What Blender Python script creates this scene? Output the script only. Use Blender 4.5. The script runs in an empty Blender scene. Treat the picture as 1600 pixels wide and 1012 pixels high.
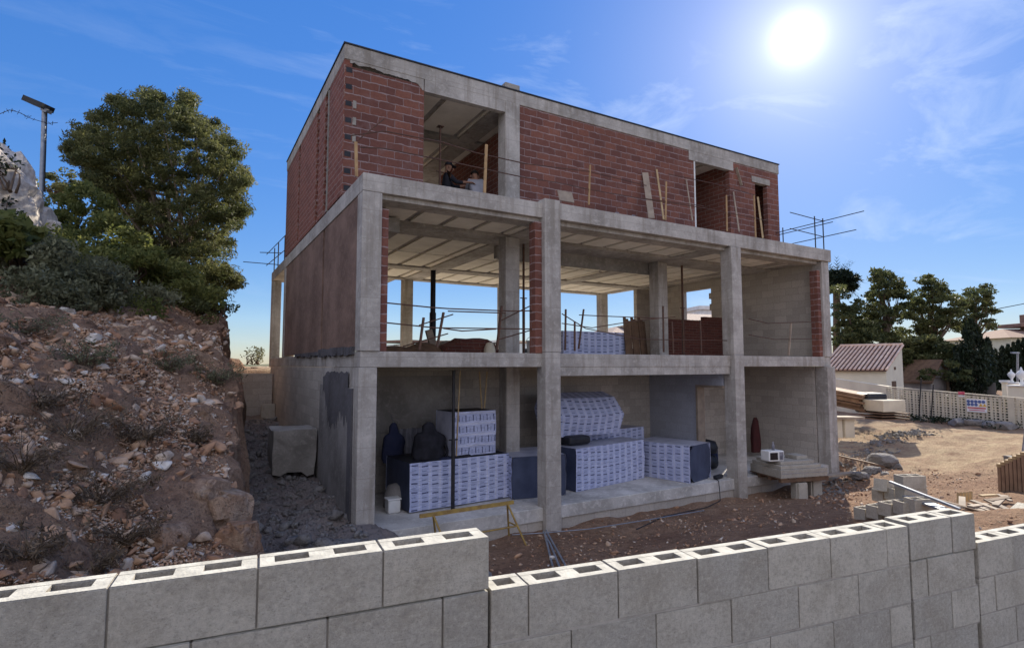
import bpy, bmesh, math, random
import numpy as np
from mathutils import Vector, Matrix, noise
R_ = math.radians
PI = math.pi
random.seed(7); rng = np.random.default_rng(7)
sc = bpy.context.scene
col = sc.collection

# ------------------------------------------------------------------ camera
CX, CY, FPX = 800., 506., 877.
PITCH = math.atan(64/877.); YAW = R_(29.9)
CAM = Vector((-2.46, -9.35, 2.60))
FW = Vector((math.sin(YAW)*math.cos(PITCH), math.cos(YAW)*math.cos(PITCH), math.sin(PITCH)))
RT = Vector((math.cos(YAW), -math.sin(YAW), 0)); UP = RT.cross(FW)
cd = bpy.data.cameras.new('camera'); co = bpy.data.objects.new('camera', cd); col.objects.link(co)
co.matrix_world = Matrix((( RT.x, UP.x, -FW.x, CAM.x), (RT.y, UP.y, -FW.y, CAM.y), (RT.z, UP.z, -FW.z, CAM.z), (0,0,0,1)))
cd.sensor_width = 36; cd.lens = 36*FPX/1600; cd.clip_start = .05; cd.clip_end = 4000
sc.camera = co
# ------------------------------------------------------------------ sun + sky
SUN_EL, SUN_AZ = R_(28.1), R_(32.25)          # azimuth counter-clockwise from +X
sdir = Vector((math.cos(SUN_EL)*math.cos(SUN_AZ), math.cos(SUN_EL)*math.sin(SUN_AZ), math.sin(SUN_EL)))
sl = bpy.data.lights.new('sun', 'SUN'); sl.energy = 5.0; sl.angle = R_(.5); sl.color = (1, .91, .76)
so = bpy.data.objects.new('sun', sl); col.objects.link(so); so.rotation_euler = sdir.to_track_quat('Z', 'Y').to_euler()
so.location = (20, 10, 30)
W = bpy.data.worlds.new('World'); sc.world = W; W.use_nodes = True
nt = W.node_tree; nt.nodes.clear()
def wn(t, **k):
    n = nt.nodes.new(t)
    for a, b in k.items(): setattr(n, a, b)
    return n
def wm(op, a, b=None, c=None):
    n = wn('ShaderNodeMath', operation=op)
    for i, v in enumerate((a, b, c)):
        if v is None: continue
        if isinstance(v, (int, float)): n.inputs[i].default_value = v
        else: nt.links.new(v, n.inputs[i])
    return n.outputs[0]
sky = wn('ShaderNodeTexSky', sky_type='NISHITA', sun_disc=False)
sky.sun_elevation = SUN_EL; sky.sun_rotation = PI/2 - SUN_AZ
sky.altitude = 0; sky.air_density = 1.0; sky.dust_density = .12; sky.ozone_density = 2.0
bg = wn('ShaderNodeBackground'); bg.inputs[1].default_value = .13
hsv = wn('ShaderNodeHueSaturation'); hsv.inputs['Saturation'].default_value = 1.20; hsv.inputs['Value'].default_value = 1.0
# roll the bright band near the sun and horizon off, as a phone's exposure does
sep = wn('ShaderNodeSeparateColor'); nt.links.new(sky.outputs[0], sep.inputs[0])
mx_ = wm('MAXIMUM', wm('MAXIMUM', sep.outputs[0], sep.outputs[1]), sep.outputs[2])
rl = wm('DIVIDE', 1.55, wm('ADD', 1.0, wm('MULTIPLY', mx_, .32)))
scv = wn('ShaderNodeVectorMath', operation='SCALE'); nt.links.new(sky.outputs[0], scv.inputs[0]); nt.links.new(rl, scv.inputs['Scale'])
tint = wn('ShaderNodeVectorMath', operation='MULTIPLY'); nt.links.new(scv.outputs[0], tint.inputs[0]); tint.inputs[1].default_value = (.86, .92, 1.16)
nt.links.new(tint.outputs[0], hsv.inputs['Color'])
tc = wn('ShaderNodeTexCoord')
dv = wn('ShaderNodeVectorMath', operation='DOT_PRODUCT'); dv.inputs[1].default_value = sdir
nrm = wn('ShaderNodeVectorMath', operation='NORMALIZE'); nt.links.new(tc.outputs['Generated'], nrm.inputs[0])
nt.links.new(nrm.outputs[0], dv.inputs[0])
dot = wm('MAXIMUM', dv.outputs['Value'], 0.0)
# thin wisps of cirrus, by direction
mp = wn('ShaderNodeMapping'); mp.inputs['Scale'].default_value = (1.6, 4.2, 9.0); mp.inputs['Rotation'].default_value = (R_(12), R_(18), R_(35))
nt.links.new(nrm.outputs[0], mp.inputs[0])
nz = wn('ShaderNodeTexNoise'); nz.inputs['Scale'].default_value = 1.3; nz.inputs['Detail'].default_value = 9; nz.inputs['Roughness'].default_value = .62; nz.inputs['Distortion'].default_value = .7
nt.links.new(mp.outputs[0], nz.inputs['Vector'])
cr = wn('ShaderNodeMapRange'); cr.inputs['From Min'].default_value = .52; cr.inputs['From Max'].default_value = .86; cr.inputs['To Max'].default_value = .42
nt.links.new(nz.outputs[0], cr.inputs[0])
cm = wn('ShaderNodeMix', data_type='RGBA'); nt.links.new(wm('MULTIPLY', cr.outputs[0], wm('ADD', .25, wm('MULTIPLY', wm('POWER', dot, 3.0), 1.15))), cm.inputs['Factor']); nt.links.new(hsv.outputs[0], cm.inputs['A'])
cm.inputs['B'].default_value = (3.6, 4.2, 5.2, 1)
# bright cloud added in the unseen sky behind the street, to fill the shade
db = wn('ShaderNodeVectorMath', operation='DOT_PRODUCT'); nt.links.new(nrm.outputs[0], db.inputs[0]); db.inputs[1].default_value = Vector((-.62, -.76, .18)).normalized()
nb = wn('ShaderNodeTexNoise'); nb.inputs['Scale'].default_value = 2.6; nb.inputs['Detail'].default_value = 8; nb.inputs['Roughness'].default_value = .6; nt.links.new(nrm.outputs[0], nb.inputs['Vector'])
cb = wn('ShaderNodeMapRange'); cb.interpolation_type = 'SMOOTHSTEP'; cb.inputs['From Min'].default_value = .05; cb.inputs['From Max'].default_value = .62
nt.links.new(wm('ADD', db.outputs['Value'], wm('MULTIPLY', wm('SUBTRACT', nb.outputs[0], .5), .7)), cb.inputs[0])
cb2 = wn('ShaderNodeMix', data_type='RGBA'); nt.links.new(cb.outputs[0], cb2.inputs['Factor']); nt.links.new(cm.outputs['Result'], cb2.inputs['A']); cb2.inputs['B'].default_value = (4.35, 4.55, 5.6, 1)
# the sun's disc and aureole
g1 = wm('MULTIPLY', wm('POWER', dot, 2200.), 4.)
g2 = wm('MULTIPLY', wm('POWER', dot, 260.), 1.6)
g3 = wm('MULTIPLY', wm('POWER', dot, 40.), .75)
gl = wm('ADD', wm('ADD', g1, g2), g3)
gc = wn('ShaderNodeMix', data_type='RGBA', blend_type='ADD'); gc.inputs['Factor'].default_value = 1
gv = wn('ShaderNodeVectorMath', operation='SCALE'); gv.inputs[0].default_value = (1, .95, .93); nt.links.new(gl, gv.inputs['Scale'])
nt.links.new(cb2.outputs['Result'], gc.inputs['A']); nt.links.new(gv.outputs[0], gc.inputs['B'])
nt.links.new(gc.outputs['Result'], bg.inputs[0])
wo = wn('ShaderNodeOutputWorld'); nt.links.new(bg.outputs[0], wo.inputs[0])
sc.view_settings.view_transform = 'Standard'; sc.view_settings.look = 'None'
sc.view_settings.exposure = .80; sc.view_settings.gamma = 1
sc.render.engine = 'CYCLES'
sc.cycles.max_bounces = 7; sc.cycles.diffuse_bounces = 5; sc.cycles.transparent_max_bounces = 8

# ------------------------------------------------------------------ pixel -> point on a plane of the site
def ray(x, y): return FW + RT*((x-CX)/FPX) + UP*((CY-y)/FPX)
def atY(x, y, Y): r = ray(x, y); return CAM + r*((Y-CAM.y)/r.y)
def atX(x, y, X): r = ray(x, y); return CAM + r*((X-CAM.x)/r.x)
def atZ(x, y, Z): r = ray(x, y); return CAM + r*((Z-CAM.z)/r.z)
def atD(x, y, d): return CAM + ray(x, y)*d

# ------------------------------------------------------------------ materials
def mat(name):
    m = bpy.data.materials.new(name); m.use_nodes = True
    t = m.node_tree; b = t.nodes['Principled BSDF']; b.inputs['Roughness'].default_value = .9
    b.inputs['Specular IOR Level'].default_value = .25
    return m, t, b
def nd(t, ty, **k):
    n = t.nodes.new(ty)
    for a, b in k.items(): setattr(n, a, b)
    return n
def mth(t, op, *a):
    n = nd(t, 'ShaderNodeMath', operation=op)
    for i, v in enumerate(a):
        if isinstance(v, (int, float)): n.inputs[i].default_value = v
        else: t.links.new(v, n.inputs[i])
    return n.outputs[0]
def rgb(c): return (c[0], c[1], c[2], 1)
def mixc(t, f, a, b, bt='MIX'):
    n = nd(t, 'ShaderNodeMix', data_type='RGBA', blend_type=bt)
    for k, v in (('Factor', f), ('A', a), ('B', b)):
        if isinstance(v, tuple): n.inputs[k].default_value = rgb(v)
        elif isinstance(v, (int, float)): n.inputs[k].default_value = v
        else: t.links.new(v, n.inputs[k])
    return n.outputs['Result']
def noise_(t, vec, scale, detail=5, rough=.55, dist=0):
    n = nd(t, 'ShaderNodeTexNoise'); n.inputs['Scale'].default_value = scale; n.inputs['Detail'].default_value = detail
    n.inputs['Roughness'].default_value = rough; n.inputs['Distortion'].default_value = dist
    if vec is not None: t.links.new(vec, n.inputs['Vector'])
    return n.outputs[0]
def rng_(t, v, a, b, c=0., d=1.):
    n = nd(t, 'ShaderNodeMapRange'); t.links.new(v, n.inputs[0])
    for i, x in enumerate((a, b, c, d)): n.inputs[i+1].default_value = x
    return n.outputs[0]
def bump(t, b, h, s=.4, d=.02):
    n = nd(t, 'ShaderNodeBump'); n.inputs['Strength'].default_value = s; n.inputs['Distance'].default_value = d
    t.links.new(h, n.inputs['Height']); t.links.new(n.outputs[0], b.inputs['Normal'])
def ocoord(t):
    return nd(t, 'ShaderNodeTexCoord').outputs['Object']
def boxmap(t):
    """2D wall coordinates in metres, chosen by the face's own direction"""
    c = nd(t, 'ShaderNodeTexCoord')
    s = nd(t, 'ShaderNodeSeparateXYZ'); t.links.new(c.outputs['Object'], s.inputs[0])
    n = nd(t, 'ShaderNodeSeparateXYZ'); t.links.new(c.outputs['Normal'], n.inputs[0])
    ax = mth(t, 'GREATER_THAN', mth(t, 'ABSOLUTE', n.outputs[0]), .6)
    az = mth(t, 'GREATER_THAN', mth(t, 'ABSOLUTE', n.outputs[2]), .6)
    def mixf(f, a, b):
        q = nd(t, 'ShaderNodeMix', data_type='FLOAT'); t.links.new(f, q.inputs[0]); t.links.new(a, q.inputs[2]); t.links.new(b, q.inputs[3]); return q.outputs[0]
    u = mixf(ax, s.outputs[0], s.outputs[1]); v = mixf(az, s.outputs[2], s.outputs[1])
    o = nd(t, 'ShaderNodeCombineXYZ'); t.links.new(u, o.inputs[0]); t.links.new(v, o.inputs[1])
    return o.outputs[0], c.outputs['Object']

def m_plain(name, c, c2=None, scale=8, rough=.8, metal=0, bs=.15, fac=.5):
    m, t, b = mat(name); o = ocoord(t)
    n = noise_(t, o, scale)
    c2 = c2 or tuple(x*.72 for x in c)
    t.links.new(mixc(t, rng_(t, n, .35, .68), c, c2), b.inputs['Base Color'])
    b.inputs['Roughness'].default_value = rough; b.inputs['Metallic'].default_value = metal
    if bs: bump(t, b, noise_(t, o, scale*5), bs, .01)
    return m
def m_concrete(name, c, pour=True):
    m, t, b = mat(name); o = ocoord(t)
    n1 = noise_(t, o, 1.1, 6, .6); n2 = noise_(t, o, 9, 7, .65, .4); n3 = noise_(t, o, 45, 6, .7)
    base = mixc(t, rng_(t, n1, .36, .62), tuple(x*1.1 for x in c), (c[0]*.66, c[1]*.65, c[2]*.64))
    base = mixc(t, rng_(t, n2, .5, .70, 0, .5), base, tuple(min(1, x*1.45) for x in c))
    if pour:       # drips, board marks and lift joints
        s = nd(t, 'ShaderNodeSeparateXYZ'); t.links.new(o, s.inputs[0])
        mpn = nd(t, 'ShaderNodeMapping'); mpn.inputs['Scale'].default_value = (7, 7, .55); t.links.new(o, mpn.inputs[0])
        drip = noise_(t, mpn.outputs[0], 1.0, 5, .6)
        base = mixc(t, rng_(t, drip, .50, .68, 0, .6), base, (c[0]*.52, c[1]*.48, c[2]*.43))
        fr = mth(t, 'ABSOLUTE', mth(t, 'SUBTRACT', mth(t, 'FRACT', mth(t, 'DIVIDE', mth(t, 'ADD', s.outputs[2], mth(t, 'MULTIPLY', n2, .03)), .5)), .5))
        ln = rng_(t, fr, .004, .016, .45, 0)
        base = mixc(t, ln, base, (c[0]*.5, c[1]*.48, c[2]*.46))
    pit = nd(t, 'ShaderNodeTexVoronoi'); pit.inputs['Scale'].default_value = 26; t.links.new(o, pit.inputs['Vector'])
    base = mixc(t, rng_(t, pit.outputs['Distance'], .07, .13, .55, 0), base, (c[0]*.4, c[1]*.38, c[2]*.35))
    t.links.new(base, b.inputs['Base Color']); b.inputs['Roughness'].default_value = .92
    base2 = mixc(t, rng_(t, n3, .52, .74, 0, .5), base, (c[0]*.5, c[1]*.48, c[2]*.45)); t.links.new(base2, b.inputs['Base Color'])
    bump(t, b, mth(t, 'ADD', n2, mth(t, 'MULTIPLY', n3, .8)), .8, .015)
    return m
def m_bricks(name, c1, c2, mortar, w, h, gap=.018, offset=.5, blob=.5, rough=.92, dist=.006, bstr=.7, tonal=.5, band=0):
    m, t, b = mat(name); uv, o = boxmap(t)
    nv = nd(t, 'ShaderNodeTexNoise'); nv.inputs['Scale'].default_value = 6; t.links.new(o, nv.inputs['Vector'])
    sub = nd(t, 'ShaderNodeVectorMath', operation='SUBTRACT'); t.links.new(nv.outputs['Color'], sub.inputs[0]); sub.inputs[1].default_value = (.5, .5, .5)
    scl = nd(t, 'ShaderNodeVectorMath', operation='SCALE'); scl.inputs['Scale'].default_value = dist*8; t.links.new(sub.outputs[0], scl.inputs[0])
    ad = nd(t, 'ShaderNodeVectorMath', operation='ADD'); t.links.new(uv, ad.inputs[0]); t.links.new(scl.outputs[0], ad.inputs[1])
    br = nd(t, 'ShaderNodeTexBrick'); br.offset = offset
    br.inputs['Color1'].default_value = rgb(c1); br.inputs['Color2'].default_value = rgb(c2); br.inputs['Mortar'].default_value = rgb(mortar)
    br.inputs['Scale'].default_value = 1; br.inputs['Mortar Size'].default_value = gap/2; br.inputs['Mortar Smooth'].default_value = .2
    br.inputs['Brick Width'].default_value = w; br.inputs['Row Height'].default_value = h
    t.links.new(ad.outputs[0], br.inputs['Vector'])
    n = noise_(t, o, 3.2, 6, .6); n2 = noise_(t, o, 24, 5, .6)
    base = mixc(t, rng_(t, n2, .4, .75, 0, .45), br.outputs['Color'], tuple(x*.6 for x in c2))
    sm = rng_(t, n, .56, .74, 0, blob)
    if band:      # bed joints squeezed out unevenly
        sv = nd(t, 'ShaderNodeSeparateXYZ'); t.links.new(ad.outputs[0], sv.inputs[0])
        fr = mth(t, 'ABSOLUTE', mth(t, 'SUBTRACT', mth(t, 'FRACT', mth(t, 'ADD', mth(t, 'DIVIDE', sv.outputs[1], h), .5)), .5))
        mpb = nd(t, 'ShaderNodeMapping'); mpb.inputs['Scale'].default_value = (5, 5, 14); t.links.new(o, mpb.inputs[0])
        th = rng_(t, noise_(t, mpb.outputs[0], 1.0, 4, .7), .35, .72, .02, band)
        bm_ = mth(t, 'LESS_THAN', fr, th)
        base = mixc(t, mth(t, 'MULTIPLY', bm_, .8), base, tuple(min(1, x*1.12) for x in mortar))
    base = mixc(t, sm, base, mortar)
    big = noise_(t, o, .55, 4)
    base = mixc(t, rng_(t, big, .35, .7, 0, tonal), base, mixc(t, 1., base, (.72, .72, .74), 'MULTIPLY'))
    t.links.new(base, b.inputs['Base Color']); b.inputs['Roughness'].default_value = rough
    hgt = mth(t, 'ADD', mth(t, 'MULTIPLY', br.outputs['Fac'], -1.), mth(t, 'MULTIPLY', n2, .45))
    bump(t, b, hgt, bstr, .014)
    return m
M = {}
M['concrete'] = m_concrete('concrete', (.43, .40, .365))
M['concrete_floor'] = m_concrete('concrete_floor', (.58, .56, .53), False)
M['concrete_old'] = m_concrete('concrete_old', (.32, .30, .275), False)
M['render'] = m_concrete('render_grey', (.27, .255, .245), False)
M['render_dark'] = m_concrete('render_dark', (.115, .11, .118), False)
M['render_brown'] = m_concrete('render_brown', (.215, .140, .108), False)
M['brick'] = m_bricks('hollow_brick', (.25, .102, .070), (.145, .062, .050), (.35, .265, .255), .345, .1655, .012, blob=.26, dist=.006, tonal=.8, band=.115, bstr=1.0)
M['brick_side'] = m_bricks('hollow_brick_side', (.27, .10, .07), (.19, .07, .05), (.33, .24, .20), .335, .125, .02, blob=.15)
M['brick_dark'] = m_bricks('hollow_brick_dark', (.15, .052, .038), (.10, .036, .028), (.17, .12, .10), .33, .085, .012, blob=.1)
M['block'] = m_bricks('concrete_block', (.52, .475, .42), (.40, .365, .32), (.34, .315, .285), .41, .205, .012, blob=.1, bstr=.35, tonal=.45)
M['block_blue'] = m_bricks('concrete_block_cool', (.46, .48, .54), (.40, .41, .46), (.38, .39, .43), .41, .205, .012, blob=.5, bstr=.35, tonal=.5)
def m_loose(name, lo, hi):
    m, t, b = mat(name); o = ocoord(t)
    a = nd(t, 'ShaderNodeAttribute', attribute_name='tone')
    base = mixc(t, a.outputs['Fac'], lo, hi)
    n = noise_(t, o, 5, 6, .6); n2 = noise_(t, o, 48, 8, .78); n3 = noise_(t, o, 150, 4, .7)
    base = mixc(t, rng_(t, n, .40, .70, 0, .6), base, (lo[0]*.74, lo[1]*.69, lo[2]*.62))
    base = mixc(t, rng_(t, n2, .50, .68, 0, .6), base, tuple(x*.55 for x in lo)); base = mixc(t, rng_(t, n2, .36, .48, .35, 0), base, tuple(min(1, x*1.3) for x in hi))
    base = mixc(t, rng_(t, n3, .60, .70, 0, .75), base, tuple(x*.4 for x in lo))
    t.links.new(base, b.inputs['Base Color'])
    bump(t, b, mth(t, 'ADD', n2, mth(t, 'MULTIPLY', n3, .7)), 1.0, .012)
    return m
M['wallblock'] = m_loose('street_wall_block', (.40, .37, .32), (.52, .475, .40))
M['pale_top'] = m_plain('pale_top', (.60, .575, .49), (.42, .40, .34), 14, .95, 0, .4)  # paler colour for the top faces of the wall blocks
M['mortar'] = m_plain('mortar', (.33, .30, .26), None, 12)
def m_panel():
    m, t, b = mat('ceiling_panels'); o = ocoord(t)
    mpn = nd(t, 'ShaderNodeMapping'); mpn.inputs['Rotation'].default_value = (0, 0, 0); t.links.new(o, mpn.inputs[0])
    n = noise_(t, o, 2.5, 5); n2 = noise_(t, o, 30, 4)
    c = mixc(t, rng_(t, n, .35, .7), (.82, .77, .67), (.68, .63, .54))
    t.links.new(mixc(t, rng_(t, n2, .55, .75, 0, .25), c, (.48, .44, .38)), b.inputs['Base Color'])
    bump(t, b, n2, .3, .01)
    return m
M['panel'] = m_panel()
M['wood'] = m_plain('timber_pale', (.46, .34, .19), (.33, .23, .12), 6)
M['wood_dark'] = m_plain('timber_dark', (.17, .105, .065), (.10, .06, .04), 5)
M['wood_brown'] = m_plain('timber_brown', (.30, .19, .12), (.2, .12, .075), 6)
M['wood_grey'] = m_plain('timber_grey', (.36, .29, .22), (.24, .19, .15), 5)
M['yellow'] = m_plain('yellow_paint_worn', (.42, .29, .08), (.24, .15, .06), 9, .6)
M['orange_wood'] = m_plain('timber_orange', (.46, .30, .15), (.30, .19, .10), 7)
M['steel'] = m_plain('rusty_steel', (.085, .055, .045), (.14, .07, .045), 12, .6, .4)
M['steel_dark'] = m_plain('dark_steel', (.025, .028, .035), (.05, .045, .045), 9, .5, .4)
M['galv'] = m_plain('galvanised', (.34, .36, .40), (.22, .24, .27), 9, .45, .5)
M['white'] = m_plain('white_paint', (.74, .74, .72), (.6, .6, .58), 3, .7)
M['cream'] = m_plain('cream_render', (.78, .71, .55), (.68, .61, .47), 1.5, .9)
M['black'] = m_plain('black_plastic', (.016, .017, .022), (.028, .03, .036), 4, .5)
M['cloth_dark'] = m_plain('dark_cloth', (.014, .014, .018), (.03, .03, .04), 5, .95)
M['cloth_blue'] = m_plain('navy_cloth', (.022, .028, .065), (.035, .04, .08), 5, .95)
M['cloth_red'] = m_plain('red_cloth', (.075, .022, .022), (.05, .02, .02), 5, .95)
M['sheet'] = m_plain('plastic_sheet', (.27, .27, .30), (.16, .16, .19), 5, .4)
M['wrap_top'] = m_plain('wrap_top', (.46, .47, .55), (.32, .33, .42), 4, .4)
M['end_dark'] = m_plain('pack_end', (.045, .055, .095), (.07, .085, .14), 3, .55)
M['glass_dark'] = m_plain('dark_glass', (.02, .02, .025), None, 3, .15, 0, 0)
M['tile'] = m_plain('roof_tile', (.58, .38, .27), (.74, .56, .44), 3, .85)
M['tile_chan'] = m_plain('roof_tile_channel', (.12, .06, .045), (.08, .04, .032), 3, .9)
M['terracotta'] = m_plain('terracotta_roof', (.27, .165, .12), (.2, .12, .09), 2, .9)
def m_tiles():
    m, t, b = mat('tile_rows'); o = ocoord(t); s_ = nd(t, 'ShaderNodeSeparateXYZ'); t.links.new(o, s_.inputs[0])
    f = mth(t, 'ABSOLUTE', mth(t, 'SUBTRACT', mth(t, 'FRACT', mth(t, 'DIVIDE', s_.outputs[0], .3)), .5))
    t.links.new(mixc(t, rng_(t, f, .15, .3), (.62, .52, .44), (.16, .09, .07)), b.inputs['Base Color']); bump(t, b, f, 1., .1); return m
M['tile_far'] = m_tiles()
M['lattice'] = m_plain('lattice_block', (.60, .54, .42), (.48, .43, .34), 2, .9)
M['skin'] = m_plain('skin', (.32, .17, .11), (.28, .15, .1), 6, .6)
M['shirt'] = m_plain('grey_shirt', (.34, .34, .38), (.26, .26, .30), 5, .95)
M['hair'] = m_plain('hair', (.02, .015, .012), None, 30, .7)
M['pipe_black'] = m_plain('pipe_black', (.012, .012, .02), None, 6, .4)
M['sign_white'] = m_plain('sign_white', (.75, .75, .76), (.68, .68, .7), 3, .5, 0, 0)
M['sign_blue'] = m_plain('sign_blue', (.10, .15, .36), None, 3, .5, 0, 0)
M['sign_red'] = m_plain('sign_red', (.55, .06, .05), None, 3, .5, 0, 0)
M['sign_yellow'] = m_plain('sign_yellow', (.75, .45, .08), None, 3, .5, 0, 0)
M['sign_pink'] = m_plain('sign_pink', (.62, .10, .16), None, 3, .5, 0, 0)
def m_wrap(name, vertical=False):
    """white film printed with rows of short blue-black word bars"""
    m, t, b = mat(name); uv, o = boxmap(t)
    s = nd(t, 'ShaderNodeSeparateXYZ'); t.links.new(uv, s.inputs[0])
    u, v = (s.outputs[1], s.outputs[0]) if vertical else (s.outputs[0], s.outputs[1])
    wob = mth(t, 'MULTIPLY', mth(t, 'SUBTRACT', noise_(t, o, 2.2, 3), .5), .05)
    us = mth(t, 'DIVIDE', mth(t, 'ADD', u, wob), .215); uc = mth(t, 'FLOOR', us); uf = mth(t, 'FRACT', us)
    sh = mth(t, 'MULTIPLY', mth(t, 'SINE', mth(t, 'MULTIPLY', uc, 12.9)), .5)
    vs = mth(t, 'ADD', mth(t, 'DIVIDE', mth(t, 'ADD', v, wob), .165), sh); vf = mth(t, 'FRACT', vs)
    inu = mth(t, 'MULTIPLY', mth(t, 'GREATER_THAN', uf, .16), mth(t, 'LESS_THAN', uf, .76))
    bar = mth(t, 'MULTIPLY', inu, mth(t, 'MULTIPLY', mth(t, 'GREATER_THAN', vf, .08), mth(t, 'LESS_THAN', vf, .21)))
    bar2 = mth(t, 'MULTIPLY', mth(t, 'MULTIPLY', inu, mth(t, 'LESS_THAN', uf, .6)), mth(t, 'MULTIPLY', mth(t, 'GREATER_THAN', vf, .56), mth(t, 'LESS_THAN', vf, .66)))
    chars = rng_(t, noise_(t, o, 55, 2), .32, .5, .65, 1.)      # the bars break up like letters
    stripe = mth(t, 'LESS_THAN', mth(t, 'ABSOLUTE', mth(t, 'SUBTRACT', uf, .93)), .06)
    n = noise_(t, o, 3, 4)
    c = mixc(t, rng_(t, n, .35, .7), (.58, .62, .84), (.46, .50, .73))
    c = mixc(t, mth(t, 'MULTIPLY', inu, .30), c, (.24, .29, .48))
    c = mixc(t, mth(t, 'MULTIPLY', stripe, .4), c, (.70, .71, .76))
    c = mixc(t, mth(t, 'MULTIPLY', bar, chars), c, (.03, .042, .13))
    c = mixc(t, mth(t, 'MULTIPLY', mth(t, 'MULTIPLY', bar2, chars), .7), c, (.12, .16, .30))
    t.links.new(c, b.inputs['Base Color']); b.inputs['Roughness'].default_value = .32
    b.inputs['Specular IOR Level'].default_value = .5
    mpn = nd(t, 'ShaderNodeMapping'); mpn.inputs['Scale'].default_value = (3, 3, 9); t.links.new(o, mpn.inputs[0])
    bump(t, b, noise_(t, mpn.outputs[0], 1.6, 6, .65, 1.4), .75, .08)
    return m
M['wrap'] = m_wrap('printed_wrap'); M['wrap_v'] = m_wrap('printed_wrap_upright', True)
def m_soil(name, a, b_, c_, sc_=1.):
    m, t, b = mat(name); o = ocoord(t)
    n = noise_(t, o, .5*sc_, 7, .62, .5); n2 = noise_(t, o, 5*sc_, 8, .7, .3); n3 = noise_(t, o, 38*sc_, 6, .7)
    c = mixc(t, rng_(t, n, .35, .65), a, b_)
    c = mixc(t, rng_(t, n2, .42, .72, 0, .75), c, c_)
    v = nd(t, 'ShaderNodeTexVoronoi'); v.inputs['Scale'].default_value = 15*sc_; v.inputs['Randomness'].default_value = 1; t.links.new(o, v.inputs['Vector'])
    peb = mth(t, 'MULTIPLY', rng_(t, v.outputs['Distance'], .22, .34, 1, 0), rng_(t, n3, .42, .58))
    cs = nd(t, 'ShaderNodeSeparateXYZ'); t.links.new(v.outputs['Color'], cs.inputs[0])
    pc = mixc(t, cs.outputs[0], tuple(x*.75 for x in a), (.50, .43, .36))
    c = mixc(t, mth(t, 'MULTIPLY', peb, .75), c, pc)
    t.links.new(c, b.inputs['Base Color']); b.inputs['Roughness'].default_value = 1
    b.inputs['Specular IOR Level'].default_value = .1
    bump(t, b, mth(t, 'ADD', mth(t, 'ADD', n2, mth(t, 'MULTIPLY', n3, .6)), mth(t, 'MULTIPLY', peb, .6)), 1., .07)
    return m
def m_ground():
    """trodden pale dirt on the track, redder loose soil by the house"""
    m = m_soil('site_soil', (.27, .16, .105), (.38, .25, .165), (.13, .075, .052), 1.3)
    t = m.node_tree; b = t.nodes['Principled BSDF']
    a = nd(t, 'ShaderNodeAttribute', attribute_name='track')
    src = b.inputs['Base Color'].links[0].from_socket
    o = ocoord(t)
    f = mth(t, 'MULTIPLY', a.outputs['Fac'], rng_(t, noise_(t, o, 1.7, 8, .72), .34, .62, .05, .95))
    ga = nd(t, 'ShaderNodeAttribute', attribute_name='grey')
    gn = mth(t, 'MULTIPLY', ga.outputs['Fac'], rng_(t, noise_(t, o, 2.6, 7, .7), .25, .5, .5, 1.))
    src = mixc(t, gn, src, mixc(t, noise_(t, o, 14, 6, .7), (.16, .155, .16), (.36, .34, .33)))
    t.links.new(mixc(t, f, src, (.50, .385, .245)), b.inputs['Base Color'])
    return m
M['ground'] = m_ground()
M['bounce_floor'] = m_concrete('bounce_slab_top', (.62, .57, .49), False)  # pale colour chosen to bounce light onto the first-floor ceiling
M['soil'] = m_soil('bank_soil', (.34, .205, .135), (.42, .29, .20), (.15, .088, .062), 1.9)
M['cutface'] = m_soil('cut_rock', (.50, .27, .155), (.60, .46, .35), (.20, .115, .075), 2.2)
M['asphalt'] = m_soil('asphalt', (.07, .07, .07), (.10, .098, .095), (.05, .05, .05), 2.5)
M['far_ground'] = m_soil('far_ground', (.12, .13, .07), (.2, .18, .11), (.08, .09, .05), .05)
M['rubble_grey'] = m_soil('grey_rubble', (.28, .265, .26), (.36, .34, .32), (.17, .16, .155), 1.3)
def m_stone(name='stone'):
    m, t, b = mat(name); o = ocoord(t)
    a = nd(t, 'ShaderNodeAttribute', attribute_name='tone')
    r = nd(t, 'ShaderNodeValToRGB'); t.links.new(a.outputs['Fac'], r.inputs[0])
    e = r.color_ramp; e.elements[0].color = (.20, .11, .07, 1); e.elements[1].color = (.66, .62, .56, 1)
    for p, c in ((.3, (.36, .20, .12, 1)), (.55, (.50, .31, .19, 1)), (.78, (.54, .43, .33, 1))):
        q = e.elements.new(p); q.color = c
    n = noise_(t, o, 9, 6, .65)
    t.links.new(mixc(t, rng_(t, n, .42, .7, 0, .6), r.outputs[0], (.17, .10, .07)), b.inputs['Base Color'])
    bump(t, b, noise_(t, o, 22, 6, .7), .6, .02)
    return m
M['stone'] = m_stone()
def m_leaf(name, c1, c2, tr=.35):
    m, t, b = mat(name)
    a = nd(t, 'ShaderNodeAttribute', attribute_name='tone')
    c = mixc(t, a.outputs['Fac'], c1, c2)
    t.links.new(c, b.inputs['Base Color']); b.inputs['Roughness'].default_value = .6
    tl = nd(t, 'ShaderNodeBsdfTranslucent'); t.links.new(c, tl.inputs[0])
    mx = nd(t, 'ShaderNodeMixShader'); mx.inputs[0].default_value = tr
    t.links.new(b.outputs[0], mx.inputs[1]); t.links.new(tl.outputs[0], mx.inputs[2])
    t.links.new(mx.outputs[0], t.nodes['Material Output'].inputs[0])
    return m
M['pine'] = m_leaf('pine_needles', (.045, .06, .022), (.20, .20, .075), .45)
M['leaf'] = m_leaf('green_leaves', (.08, .105, .03), (.30, .30, .09), .5)
M['leaf_grey'] = m_leaf('grey_green_leaves', (.075, .085, .045), (.24, .24, .14), .35)
M['dry'] = m_leaf('dry_stems', (.075, .052, .036), (.20, .15, .10), .1)
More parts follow.
